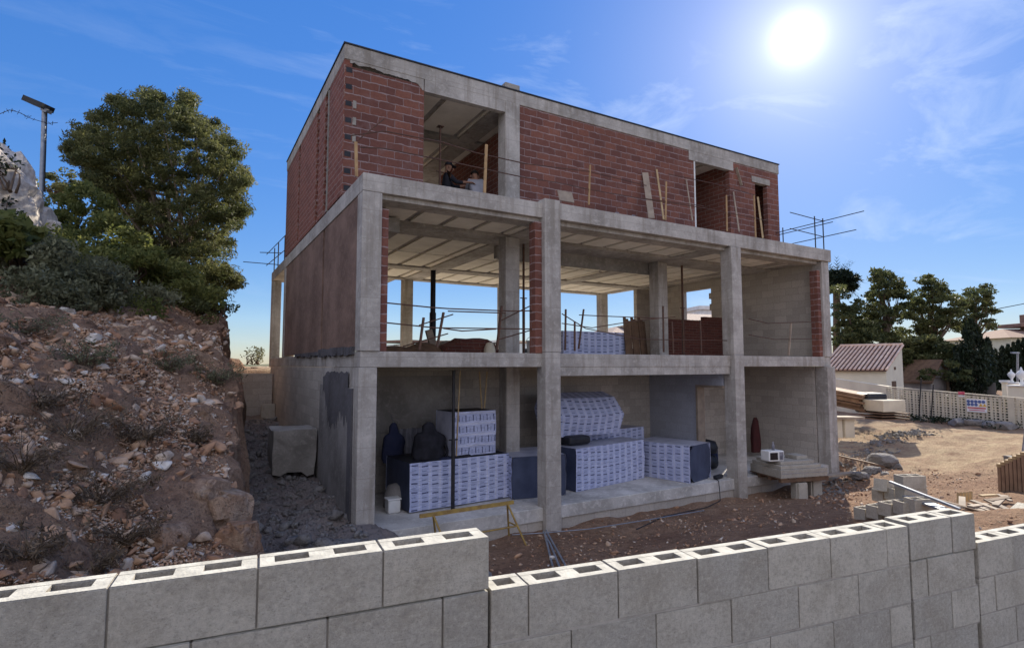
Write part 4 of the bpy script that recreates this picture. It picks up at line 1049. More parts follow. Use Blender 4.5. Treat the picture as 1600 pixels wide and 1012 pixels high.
# ---- clothes, buckets in the ground floor bays
def garment(px, py0, py1, w, Y, m, label, name='jacket', hood=True, grp=None):
    a = atY(px, py0, Y); b = atY(px, py1, Y); h = a.z-b.z
    mb = MB(); n = 16
    prof = [(0, .10), (.03, .26), (.10, .40), (.19, .44), (.26, .50), (.31, .84), (.38, .97), (.5, 1.0), (.7, .95), (.88, 1.05), (1., .98)] if hood else [(0, .3), (.1, .55), (.3, .8), (.6, .95), (.8, 1.), (1., .9)]
    vs = []
    for k, (f, s) in enumerate(prof):
        for j in range(n):
            th = 2*PI*j/n; rr_ = w/2*s*(1+.13*math.sin(5*th+k*.5)+.08*math.sin(9*th+k*.7)*(f > .3)+.07*math.cos(th)*math.sin(k*2.1))
            vs.append((a.x+math.cos(th)*rr_, a.y+math.sin(th)*rr_*.5, a.z-h*f))
    fs = [(k*n+j, (k+1)*n+j, (k+1)*n+(j+1) % n, k*n+(j+1) % n) for k in range(len(prof)-1) for j in range(n)]
    mb.add(vs, fs, True); mb.add(vs[-n:], [tuple(range(n))]); mb.add(vs[:n], [tuple(range(n))[::-1]])
    t = thing(name, a, label, 'jacket' if name == 'jacket' else 'bag', grp); mb.build('cloth', m, t)
    return t, a, b
g_, a, b = garment(615, 660, 722, .42, 2.1, 'cloth_blue', 'navy jacket hanging on the back wall at the left')
MB().tube([a+Vector((0, .2, .15)), a+Vector((0, 0, 0))], .008, 5).build('hook', 'galv', g_)
g_, a, b = garment(670, 659, 716, .60, 1.25, 'cloth_dark', 'black hooded jacket draped over a bag on the largest pack')
MB().tube([a+Vector((.16, -.05, -.32)), a+Vector((.32, -.02, -.42)), a+Vector((.42, 0, -.62)), a+Vector((.30, 0, -.80))], .035, 6).build('sleeve', 'cloth_dark', g_)
tag(MB().obox(atY(718, 713, 1.15)+Vector((0, 0, .0)), (1, 0, 0), (0, 1, 0), (0, 0, 1), .42, .3, .11).build('tool_bag', 'cloth_dark', bevel=.05), 'small black bag lying right of the hooded jacket', 'bag')
tag(MB().obox(atY(697, 717, 1.1), (1, .1, 0), (0, 1, 0), (0, 0, 1), .30, .22, .07).build('folded_cloth', 'cloth_blue', bevel=.03), 'blue cloth folded between the jacket and the small black bag', 'cloth')
tag(MB().obox(atY(690, 712, 1.4), (1, .1, 0), (0, 1, 0), (0, 0, 1), .34, .25, .05).build('paper_pad', 'white'), 'white pad of paper lying behind the blue cloth', 'paper')
# hanging plastic sheets
mb = MB(); x0 = atY(622, 655, 2.4).x; x1 = atY(695, 655, 2.4).x; n = 46
for i in range(n+1):
    x = x0+(x1-x0)*i/n; y = 2.5+.07*math.sin(i*1.25)+.03*math.sin(i*.5)
    mb.v += [(x, y, 1.22), (x, y+.03, .8), (x+.02*math.sin(i), y-.05, .15+.07*math.sin(i*.4))]
for i in range(n):
    for k in (0, 1): mb.f.append((i*3+k, i*3+k+1, i*3+k+4, i*3+k+3)); mb.mi.append(0); mb.tone.append(.5); mb.sm.append(True)
tag(mb.build('plastic_sheet', 'sheet'), 'translucent grey sheet hanging in folds behind the black jacket', 'sheet')
# white tub and mushroom stool by it
t = thing('plastic_tub', (.98, 1.15, ZF), 'white square tub on the floor left of the largest pack', 'tub')
MB().box(.86, 1.04, ZF, 1.10, 1.26, ZF+.24).build('body', 'white', t, bevel=.025); MB().box(.845, 1.025, ZF+.242, 1.115, 1.275, ZF+.27).build('lid', 'white', t, bevel=.008)
tag(MB().lathe((1.16, 1.5, ZF), [(.02, 0), (.25, .02), (.24, .25), (.16, .42), (.02, .46)], 14).build('cement_sack', 'render'), 'grey sack slumped behind the white square tub', 'sack')
# right bay: coats and tools, cool box
g_, a, b = garment(1180, 652, 706, .40, 1.9, 'cloth_red', 'dark red overall hanging just right of the third front column', hood=False)
g_, a, b = garment(1188, 650, 712, .28, 2.3, 'cloth_dark', 'black jacket hanging behind the dark red overall')
tag(MB().obox((9.9, 1.4, .12), (1, 0, 0), (0, 1, 0), (0, 0, 1), .4, .3, .5).build('cool_box', 'cloth_blue', bevel=.03), 'dark box on the floor below the hanging clothes', 'box')
# black barrels seen in the doorway
for k, (z, lab) in enumerate(((ZF, 'lower black sack seen through the doorway'), (.22, 'upper black sack seen through the doorway'))):
    tag(MB().lathe((9.75, 1.35, z), [(.02, 0), (.26, .03), (.30, .17), (.24, .33), (.03, .38)], 14).build('rubbish_sack', 'black'), lab, 'sack')
# power tool and cable on ledge
mb = MB(); mb.obox((8.85, .22, ZF+.05), (1, .2, 0), (0, 1, 0), (0, 0, 1), .34, .12, .09)
tag(mb.build('power_tool', 'black', bevel=.03), 'black tool lying on the floor edge near the third front column', 'tool')
tag(MB().tube([(8.7, .2, ZF+.02), (8.6, .0, ZF+.015), (8.55, -.06, -.3), (8.4, -.2, -.55), (7.6, -.5, -.54), (6.2, -.6, -.53), (5.0, -1.1, -.5)], .01, 6).build('cable', 'black'), 'thin black cable running down from the floor edge over the soil', 'cable')

# ---- slab stack on block legs with the microwave
rz = R_(-14)
SS = thing('paving_stack', (10.55, -.62, -.6), 'stepped stack of grey concrete slabs on a wooden pallet before the right bay', 'slabs', None, rz)
def loc_box(parent, nm, m, x0, y0, z0, x1, y1, z1, bevel=.008):
    me = bpy.data.meshes.new(nm); b_ = MB().box(x0, y0, z0, x1, y1, z1); me.from_pydata(b_.v, [], b_.f); me.materials.append(M[m])
    a = me.attributes.new('tone', 'FLOAT', 'FACE'); a.data.foreach_set('value', [random.random()]*6)
    o = bpy.data.objects.new(nm, me); col.objects.link(o); o.parent = parent
    if bevel: bv = o.modifiers.new('bevel', 'BEVEL'); bv.width = bevel; bv.segments = 2; bv.limit_method = 'ANGLE'
    return o
loc_box(SS, 'slab_layer', 'wallblock', -.62, -.3, .50, .75, .78, .70)
loc_box(SS, 'slab_layer', 'wallblock', -.58, -.25, .703, .60, .76, .785)
loc_box(SS, 'slab_layer', 'wallblock', -.50, -.16, .788, .5, .70, .87)
loc_box(SS, 'slab_layer', 'wallblock', .12, .0, .873, .45, .4, .96)
loc_box(SS, 'strap', 'galv', -.60, -.304, .60, .74, -.301, .612, 0)
PL = thing('pallet', (10.55, -.62, -.6), 'brown wooden pallet under the stepped slab stack', 'pallet', None, rz)
for y in (-.31, .05, .42): loc_box(PL, 'runner', 'wood_dark', -.63, y, .40, .77, y+.1, .478, .004)
for k in range(6): loc_box(PL, 'board', 'wood_dark', -.65+k*.24, -.32, .479, -.65+k*.24+.2, .78, .498, .003)
for dx, dy, lab in ((-.12, -.30, 'left block leg carrying the slab pallet'), (.55, -.26, 'right block leg carrying the slab pallet')):
    q = thing('support_block', (10.55+dx*math.cos(rz), -.62+dy, -.62), lab, 'block', 'blocks carrying the slab pallet', rz)
    loc_box(q, 'block', 'wallblock', -.12, -.02, 0, .14, .22, .395); loc_box(q, 'web', 'wallblock', -.16, .02, .0, -.122, .2, .39)
mw = atY(1207, 706, -.45); mw.z = -.6+.872
t = thing('microwave_oven', mw, 'white microwave oven standing on the slab stack', 'microwave', None, rz)
loc_box(t, 'body', 'white', -.22, -.14, .0, .22, .16, .25, .02); loc_box(t, 'door_window', 'glass_dark', -.19, -.146, .04, .03, -.141, .21, 0); loc_box(t, 'control_panel', 'sheet', .08, -.146, .03, .19, -.141, .22, 0)
for k in range(4): loc_box(t, 'button', 'black', .10+.03*(k % 2), -.149, .06+.04*(k//2), .12+.03*(k % 2), -.147, .08+.04*(k//2), 0)
tag(MB().lathe(mw+Vector((.03, 0, .252)), [(.001, 0), (.035, 0), (.036, .12), (.015, .17), (.014, .2), (.001, .2)], 12).build('water_bottle', 'sheet'), 'small plastic bottle standing on the microwave oven', 'bottle')

# ---- yellow trestle in front of the packs
t = thing('trestle', (2.3, -.35, -.6), 'worn yellow steel trestle before the largest pack', 'trestle')
a = Vector((1.2, -.35, .10)); b = Vector((2.95, -.35, .10))
a = atY(656, 806, -.3); b = atY(802, 784, -.3)
MB().bar(a, b, .05, .06).build('top_bar', 'yellow', t)
for f in (.13, .93):
    p = a.lerp(b, f)
    for s in (-1, 1): MB().tube([p, p+Vector((.22, s*.32, -.62-p.z))], .018, 6).build('leg', 'yellow', t)
    q = p+Vector((.12, 0, (-.6-p.z)*.55)); MB().tube([q+Vector((0, -.17, 0)), q+Vector((0, .17, 0))], .014, 6).build('brace', 'yellow', t)
MB().tube([a.lerp(b, .13)+Vector((.12, -.17, -.38)), a.lerp(b, .93)+Vector((.12, -.17, -.38))], .013, 6).build('brace', 'yellow', t)
# hoses / pipes on the soil near the second column
for i, (q, lab) in enumerate((([(849, 830), (860, 850), (870, 875), (880, 900)], 'left grey pipe lying on the soil by the second column'), ([(853, 828), (868, 855), (882, 880), (892, 905)], 'right grey pipe lying on the soil by the second column'), ([(851, 833), (858, 862), (866, 895)], 'short grey pipe lying between two longer ones'))):
    tag(MB().tube([atZ(x, y, -.50) for x, y in q], .018, 7).build('pipe', 'galv'), lab, 'pipe', 'grey pipes on the soil')
tag(MB().tube([atZ(x, y, -.50) for x, y in ((800, 835), (850, 832), (920, 826), (1010, 812), (1100, 797))], .010, 6).build('hose', 'galv'), 'thin grey hose stretched over the soil along the floor edge', 'hose')
tag(MB().bar((11.9, -.25, -.35), (13.4, -.6, -.30), .22, .04).build('plank', 'wood_grey'), 'grey plank lying at the foot of the last column', 'plank')
tag(MB().bar((13.55, .6, .1), (14.7, -.6, -.25), .18, .04).build('plank', 'wood_dark'), 'dark plank sunk in the soil beside the last column', 'plank')

# ---- concrete lump in the alley, retaining wall
mb = MB(); c = Vector((-.46, 3.7, .78)); rr = random.Random(2)
bm = bmesh.new(); bmesh.ops.create_cube(bm, size=1); bmesh.ops.subdivide_edges(bm, edges=bm.edges[:], cuts=5, use_grid_fill=True)
for v in bm.verts:
    p = v.co.copy(); taper = 1-.10*max(0, -(p.z+.1))
    v.co = Vector((p.x*.86*taper, p.y*.9*taper, p.z*.92)); v.co += Vector((1, 1, 1))*noise.noise(v.co*3.5)*.035
    if p.z < -.3: v.co.z += .12*noise.noise(v.co*5)
me = bpy.data.meshes.new('footing'); bm.to_mesh(me); bm.free(); me.materials.append(M['concrete_old'])
o = bpy.data.objects.new('footing_block', me); col.objects.link(o); o.location = c; tag(o, 'rough square concrete footing standing in the alley beside the house', 'concrete block')
tag(MB().box(-1.9, 10.9, .2, -.02, 11.1, 2.32).build('retaining_wall', 'block'), 'grey block wall closing the far end of the alley', 'wall')
tag(MB().box(-.4, 10.2, .9, .0, 10.4, 1.35).build('loose_block', 'wallblock', bevel=.01), 'single block resting at the foot of the far alley wall', 'block')
# spilt concrete at the corner
mb = MB(); n = 40; c = Vector((-.25, -.95, -.42)); vs = [(c.x, c.y, c.z+.42)]
for k in range(1, 6):
    for j in range(n):
        th = 2*PI*j/n; r = .40*k*(1+.35*noise.noise(Vector((math.cos(th)*1.5, math.sin(th)*1.5, k*.3)))); vs.append((c.x+math.cos(th)*r*.95, c.y+math.sin(th)*r*.7, c.z+.42*math.cos(min(1, k/5)*PI/2)+.10*noise.noise(Vector((k, j*.6, 2)))))
fs = [(0, 1+j, 1+(j+1) % n) for j in range(n)]+[(1+(k-1)*n+j, 1+k*n+j, 1+k*n+(j+1) % n, 1+(k-1)*n+(j+1) % n) for k in range(1, 5) for j in range(n)]
mb.add(vs, fs, True); tag(mb.build('spilt_concrete', 'rubble_grey'), 'hardened heap of spilt concrete at the foot of the corner column', 'concrete heap')

# ================================================================== STREET BLOCK WALL
LB, HB, TB = .44, .213, .15
wd = Vector((1, -.108, 0)).normalized()
SW = thing('street_wall', (-1.35, -7.2, .9), 'grey hollow concrete block wall in the foreground with stepped top', 'wall')
def hollow(mb, p, d, L, top=True, h=HB, zt=0, T=TB):
    """one block whose top face centre line starts at p; d = direction along the wall; cores open at the top"""
    nrm_ = Vector((-d.y, d.x, 0)); j = .0035
    p = Vector(p)+nrm_*random.uniform(-.003, .003)+Vector((0, 0, random.uniform(-.002, .002)))
    def bx(a0, a1, b0, b1, z0, z1):
        P = [p+d*a+nrm_*b+Vector((0, 0, z)) for z in (z0, z1) for a, b in ((a0, b0), (a1, b0), (a1, b1), (a0, b1))]
        mb.add(P, [(0,3,2,1),(4,5,6,7),(0,1,5,4),(1,2,6,5),(2,3,7,6),(3,0,4,7)])
    g = .003; wl = .040; dep = .15
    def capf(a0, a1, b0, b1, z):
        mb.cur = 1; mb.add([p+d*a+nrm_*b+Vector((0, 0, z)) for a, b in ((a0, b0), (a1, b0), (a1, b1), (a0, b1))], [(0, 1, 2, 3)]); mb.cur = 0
    if not top: bx(g, L-g, 0, T, -h+.004, -.001); return
    # bottom block, two shells, three webs: cores stay open
    bx(g+.002, L-g-.002, wl+.001, T-wl-.001, -h+.006, -dep)
    bx(g, L-g, 0, wl, -h+.004, 0); bx(g, L-g, T-wl, T, -h+.004, 0)
    m0 = .052 if L > .3 else .04
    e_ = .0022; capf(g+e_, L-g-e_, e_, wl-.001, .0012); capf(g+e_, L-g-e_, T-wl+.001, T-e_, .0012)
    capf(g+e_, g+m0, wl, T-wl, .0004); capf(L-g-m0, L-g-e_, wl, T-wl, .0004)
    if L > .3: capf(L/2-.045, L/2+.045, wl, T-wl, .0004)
    bx(g, g+m0, wl, T-wl, -dep, -.0015)
    if L > .3:
        bx(L/2-.045, L/2+.045, wl, T-wl, -dep, -.0015)
    bx(L-g-m0, L-g, wl, T-wl, -dep, -.0015)
def run(mb, mo, P0, d, length, ztop, base, offs, stepped=None, lengths=None):
    zt = ztop; row = 0
    while zt > base:
        a = -offs[row % len(offs)]
        first = True
        while a < length-.02:
            L = LB
            s = max(a, 0); e = min(a+L, length)
            if e-s > .06:
                mb.t = random.random()**.9
                hollow(mb, P0+d*s+Vector((0, 0, zt-P0.z)), d, e-s, top=(row == 0))
                if s > .01:
                    nn = Vector((-d.y, d.x, 0)); B_ = P0+d*s+Vector((0, 0, zt-P0.z))
                    q = [B_+d*A+nn*C_+Vector((0, 0, Z)) for Z in (-HB, -.006) for A, C_ in ((-.0045, .014), (.0045, .014), (.0045, TB-.014), (-.0045, TB-.014))]
                    mo.add(q, [(0,3,2,1),(4,5,6,7),(0,1,5,4),(1,2,6,5),(2,3,7,6),(3,0,4,7)])
            a += L
        if zt-HB > base:
            nrm_ = Vector((-d.y, d.x, 0)); P = P0+d*.0
            q = [P+d*A+nrm_*B+Vector((0, 0, Z-P0.z)) for Z in (zt-HB-.005, zt-HB+.006) for A, B in ((0.003, .0025), (length-.003, .0025), (length-.003, TB-.0025), (.003, TB-.0025))]
            mo.add(q, [(0,3,2,1),(4,5,6,7),(0,1,5,4),(1,2,6,5),(2,3,7,6),(3,0,4,7)])
        zt -= HB+.004; row += 1
wb = MB(); mo = MB()
d1 = Vector((1, -.105, 0)).normalized(); d2 = Vector((1, -.149, 0)).normalized()
Pstep = Vector((-1.345, -7.225, 0))               # where the left part steps down
L1 = LB*14.0
run(wb, mo, Vector((Pstep.x, Pstep.y, 1.885))-d1*L1, d1, L1, 1.885, 1.70, [0.0])
run(wb, mo, Vector((Pstep.x, Pstep.y, 1.668))-d1*(L1), d1, L1-.004, 1.668, .5, [.20, .0])
Q = Vector((Pstep.x, Pstep.y-.012, 1.672))
L2 = 2.552
run(wb, mo, Q, d2, L2, 1.672, .1, [.27, .07])
E2 = Q+d2*(L2+.014)
d3 = Vector((1, -.14, 0)).normalized()
run(wb, mo, Vector((E2.x, E2.y, 1.684)), d3, .60, 1.684, 1.49, [.06])
run(wb, mo, Vector((E2.x, E2.y, 1.468)), d3, .60, 1.468, .0, [.30, .1])
E3 = E2+d3*.612
run(wb, mo, Vector((E3.x, E3.y, 1.503)), d3, 11.0, 1.503, -1.1, [.08, .28])
wb.build('block', ['wallblock', 'pale_top'], SW, bevel=.0035); mo.build('mortar', 'mortar', SW)

# ---- loose blocks beyond the wall
proto = thing('loose_block', (0, 0, 0), 'x', 'block', 'loose grey blocks behind the wall')
bb = MB(); bb.t = .75
def open_block(mb, L=.40, h=.20, T=.20):
    w_ = .03
    mb.box(0, 0, 0, L, w_, h); mb.box(0, T-w_, 0, L, T, h)
    for x in (0, L/2-.015, L-w_): mb.box(x, w_, 0.001, x+w_ if x else w_, T-w_, h-.001)
open_block(bb); bb.build('shell', 'wallblock', proto)
cnt = 0
blk = [ # px, py (base), depth, rz, upended, label
 (1352, 815, 9.2, 10, 'flat block at the left end of the loose pile'), (1372, 812, 8.95, 10, 'flat block second from the left in the loose pile'), (1392, 808, 8.7, 10, 'flat block at the front of the loose pile'),
 (1380, 785, 9.6, 10, 'flat block at the back left of the loose pile'), (1398, 783, 9.3, 0, 'block in the lower row under the leaning steel bar'),
 (1412, 806, 8.5, -4, 'block at the front right of the loose pile'), (1430, 802, 8.4, -3, 'block right of the front one, under the bars'),
 (1414, 784, 9.0, -6, 'block under the topmost one in the loose pile'), (1412, 764, 9.0, -6, 'topmost block of the loose pile'), (1386, 768, 9.4, 30, 'tilted block left of the topmost one')]
for i, (px, py, D_, a, lab) in enumerate(blk):
    o = proto if i == 0 else copytree(proto)
    o.location = atD(px, py, D_); o.rotation_euler = (0, R_(14) if 'tilted' in lab else 0, R_(a-18)); o['label'] = lab
for i, (a, b, w_) in enumerate((((1390, 752), (1500, 795), .05), ((1418, 775), (1480, 797), .16), ((1530, 812), (1590, 830), .05))):
    tag(MB().bar(atD(*a, 8.9), atD(*b, 8.0), w_, .03).build('steel_bar', 'galv'), ('long bluish metal bar leaning across the loose blocks', 'wide grey metal strip under the long bluish bar', 'pale metal bar lying behind the lower right wall')[i], 'bar')
# scrap timber
_seen = {}
def sbl(px, py, i):
    h_ = 'left' if px < 1520 else ('middle' if px < 1560 else 'right'); v_ = 'far' if py < 788 else ('central' if py < 805 else 'near')
    k_ = (h_, v_); _seen[k_] = _seen.get(k_, 0)+1
    return f'in the scrap timber heap, {("first", "second", "third", "fourth", "fifth", "sixth", "seventh", "eighth")[_seen[k_]-1]} one on its {h_} {v_} side'
rr = random.Random(12)
for i in range(26):
    px = rr.uniform(1492, 1592); py = rr.uniform(772, 822); D_ = 9.2-(py-772)/50*1.3
    a = atD(px, py, D_); th = rr.uniform(-.5, 1.9); L = rr.uniform(.25, .8)
    d_ = Vector((math.cos(th), math.sin(th), rr.uniform(-.1, .15)))
    tag(MB().bar(a-d_*L/2, a+d_*L/2, rr.uniform(.05, .12), .025).build('scrap_board', rr.choice(['wood_grey', 'wood', 'wood_grey', 'wood_dark'])), 'short weathered board lying ' + sbl(px, py, i), 'board', 'scrap timber heap')
for k in range(5):
    p = atD(1497+k*5, 785-k*.5, 9.3); tag(MB().bar(p, p+Vector((.03, .0, .16)), .035, .02).build('timber_stake', 'wood'), ('first', 'second', 'third', 'fourth', 'fifth')[k]+' short pale stake from the left, standing beside the scrap heap', 'stake', 'pale stakes by the scrap heap')
o = atD(1575, 815, 8.0); tag(MB().bar(atD(1560, 825, 8.0), atD(1604, 788, 8.2), .22, .03).build('metal_sheet', 'steel_dark'), 'dark metal sheet leaning at the right edge of the scrap heap', 'sheet')
# brown ribbed panel at the right edge
t = thing('leaning_palisade', atD(1580, 798, 10.3), 'brown ribbed timber panel with bleached top at the right edge', 'panel')
A = atD(1566, 795, 10.6); B = atD(1625, 790, 9.9)
for k in range(10):
    p = A.lerp(B, k/9.); q = atD(1566+k*6.6, 730-k*3.0, 10.6-.078*k); q = Vector((p.x+.03, p.y, q.z))
    MB().bar(p, q, .13, .05).build('board', 'wood_brown', t); MB().bar(q, q+Vector((.0, 0, .06)), .135, .07).build('cap', 'wood', t)
# wire mesh / thin post near right edge
tag(MB().tube([atD(1597, 712, 12), atD(1606, 640, 12)], .02, 6).build('steel_stake', 'galv'), 'thin leaning steel stake at the right edge of the lane', 'stake')
tag(MB().bar(atD(1574, 716, 14), atD(1600, 722, 13.5), .18, .16).build('kerb_stone', 'concrete_old'), 'grey kerb stone lying on the lane near the right edge', 'kerb stone')

# ================================================================== RIGHT BACKGROUND
# lattice wall
LA = atD(1384, 607, 25.5); LBp = atD(1610, 622, 20.6); LA.z = 1.56; LBp.z = 1.30
dl = (LBp-LA); Ln = Vector((dl.x, dl.y, 0)).length; dh = Vector((dl.x, dl.y, 0)).normalized(); nh = Vector((-dh.y, dh.x, 0))
LW = thing('lattice_wall', LA, 'cream breeze block lattice wall along the lane at right', 'wall')
slope = (LBp.z-LA.z)/Ln; hW = 1.2; mb = MB(); x = 0; k = 0
def lp(a, z, b=0): return LA+dh*a+nh*b+Vector((0, 0, slope*a-hW+z))
npitch = Ln/37.; vp = .104
while x < Ln:
    w_ = .085 if k % 2 == 0 else .05
    mb.prism([lp(x, 0, 0), lp(x+w_, 0, 0), lp(x+w_, hW, 0), lp(x, hW, 0)], (0,0,0), nh*.05); x += npitch; k += 1
z = 0; k = 0
while z < hW+.01:
    w_ = .050 if k % 2 == 0 else .036
    mb.prism([lp(0, z, .004), lp(Ln, z, .004), lp(Ln, min(z+w_, hW+.03), .004), lp(0, min(z+w_, hW+.03), .004)], (0,0,0), nh*.043); z += vp; k += 1
mb.build('lattice_panel', 'lattice', LW)
MB().prism([lp(0, -.75, -.04), lp(Ln, -.75, -.04), lp(Ln, -.004, -.04), lp(0, -.004, -.04)], (0,0,0), nh*.18).build('base_course', 'concrete_old', LW)
MB().prism([lp(0, hW+.032, -.01), lp(Ln, hW+.032, -.01), lp(Ln, hW+.07, -.01), lp(0, hW+.07, -.01)], (0,0,0), nh*.12).build('coping', 'lattice', LW)
for a in (4.6, 10.2): MB().prism([lp(a, -.1, -.02), lp(a+.22, -.1, -.02), lp(a+.22, hW+.05, -.02), lp(a, hW+.05, -.02)], (0,0,0), nh*.14).build('pier', 'lattice', LW)
hg = thing('hedge', lp(Ln/2, -.3, 1.2), 'dark low hedge growing close behind the lattice wall', 'hedge')
leafcloud('foliage', 'cypress', [(lp(a_, z_, .75+.15*random.random()), (.35, .35, .3), 1) for a_ in np.arange(.6, Ln+.3, .3) for z_ in (-.1, .25, .6, .85)], 170, .075, hg, seed=77)
# safety sign and pink notice
def on_wall(px, py):
    r = ray(px, py); t_ = (LA-CAM).dot(nh)/r.dot(nh); return CAM+r*t_
def sign(px0, py0, px1, py1, name, label, cat):
    a = on_wall(px0, py0); b = on_wall(px1, py1); c = (a+b)/2-nh*.03
    w_ = abs((b-a).dot(dh)); h_ = abs(a.z-b.z); t = thing(name, c, label, cat)
    return t, c, w_, h_
t, c, w_, h_ = sign(1511, 624, 1543, 643, 'safety_sign', 'white site safety sign with blue round symbols on the lattice wall', 'sign')
MB().obox(c, dh, nh, (0,0,1), w_, .02, h_+.08).build('board', 'sign_white', t)
for r_ in range(2):
    for k in range(5):
        if r_ == 1 and k > 2: continue
        q = c+dh*(-w_*.40+k*w_*.19)+Vector((0, 0, h_*.36-r_*h_*.28))-nh*.013
        mb = MB(); mb.prism([q+dh*math.cos(a)*.062+Vector((0, 0, math.sin(a)*.062)) for a in np.linspace(0, 2*PI, 13)[:-1]], (0,0,0), nh*-.004); mb.build('symbol', 'sign_blue', t)
for k in range(2):
    q = c+dh*(w_*.22+k*w_*.19)+Vector((0, 0, h_*.06))-nh*.013
    MB().prism([q+dh*-.07+Vector((0,0,-.05)), q+dh*.07+Vector((0,0,-.05)), q+Vector((0,0,.07))], (0,0,0), nh*-.004).build('warning_symbol', 'sign_yellow', t)
MB().obox(c+Vector((0, 0, -h_*.22))-nh*.013, dh, nh, (0,0,1), w_*.92, .004, .05).build('stripe', 'sign_red', t)
MB().obox(c+Vector((0, 0, -h_*.42))-nh*.013, dh, nh, (0,0,1), w_*.80, .004, .03).build('text_line', 'sign_pink', t)
t, c, w_, h_ = sign(1498, 611, 1508, 619, 'notice_board', 'small red and white notice on top of the lattice wall', 'sign')
MB().obox(c+Vector((0,0,.03)), dh, nh, (0,0,1), w_, .02, h_*.6).build('board', 'sign_pink', t); MB().obox(c-Vector((0,0,h_*.45)), dh, nh, (0,0,1), w_, .02, h_*.3).build('lower_strip', 'sign_white', t)
# lamp-like posts by lattice
for px, lab in ((1443, 'dark wire post rising from the left half of the lattice wall'), ((1462), 'thin dark post just right of the first wire post')):
    a = on_wall(px, 590 if px < 1450 else 600)-nh*.15; b = on_wall(px-4, 656)-nh*.15; tag(MB().tube([a, b], .022, 6).build('wire_post', 'steel_dark'), lab, 'post')
# solid white wall left of the lattice
S0 = atD(1300, 592, 29); S1 = atD(1388, 604, 25.7); dW = (S1-S0); dW.z = 0; dWn = dW.normalized(); nW = Vector((-dWn.y, dWn.x, 0))
mb = MB(); mb.prism([Vector((S0.x, S0.y, -.4)), Vector((S1.x, S1.y, -.4)), Vector((S1.x, S1.y, 1.62)), Vector((S0.x, S0.y, 1.92))], (0,0,0), nW*.2)
tag(mb.build('garden_wall', 'cream'), 'plain cream garden wall in front of the tile roofed shed', 'wall')
# stacks: brown timber stack, grey block stack on pallet
t = thing('timber_stack', atD(1330, 640, 22), 'long stack of brown formwork boards beyond the last column', 'timber')
a = atD(1296, 618, 22.5); b = atD(1357, 630, 21.3)
for k in range(7):
    o_ = Vector((rr.uniform(-.1, .1), rr.uniform(-.1, .1), .09*k-.25)); MB().bar(a+o_, b+o_+Vector((0, 0, .0)), 1.0, .075).build('board', 'wood_brown' if k > 2 else 'wood_dark', t)
MB().obox(b+Vector((.15, .0, .02)), dWn, nW, (0,0,1), .7, .9, .75).build('dark_end', 'steel_dark', t, bevel=.1)
t = thing('block_stack', atD(1385, 648, 20.5), 'pale block stack on a dark pallet before the lattice wall', 'blocks')
c = atD(1381, 633, 20.8); MB().obox(c, (1, -.3, 0), (.3, 1, 0), (0,0,1), 1.0, .9, .42).build('blocks', 'lattice', t, bevel=.02)
for k in range(3): MB().obox(c+Vector((0, 0, -.27-.10*k)), (1, -.3, 0), (.3, 1, 0), (0,0,1), 1.25, 1.0, .035).build('pallet_board', 'wood_dark', t)
t = thing('block_stack', atD(1318, 682, 16.6), 'two upright pale blocks under a board right beside the last column', 'blocks')
for dx in (-.28, .08): MB().obox(atD(1316, 668, 16.6)+RT*dx, RT, (0, 1, 0), (0,0,1), .28, .3, .56).build('block', 'lattice', t, bevel=.012)
MB().obox(atD(1314, 652, 16.6), RT, (0, 1, 0), (0,0,1), .9, .5, .07).build('board', 'wood_grey', t)
# lumps of grey concrete along the edge of the lane
for i, (px, py, s, lab) in enumerate(((1378, 718, (.55, .35, .24), 'largest grey concrete lump beside the lane'), (1362, 735, (.3, .25, .16), 'grey lump below the largest one'), (1398, 728, (.28, .22, .15), 'grey lump right of the largest one'),
    (1385, 742, (.22, .18, .12), 'grey lump in front of the other two'), (1345, 742, (.25, .2, .12), 'flat grey lump nearest the last column'))):
    mb = MB(); p = atZ(px, py, -.3 if i else -.15); rockmesh(mb, p, s, 60+i, 3); tag(mb.build('concrete_lump', 'rubble_grey'), lab, 'concrete lump', 'concrete lumps beside the lane')
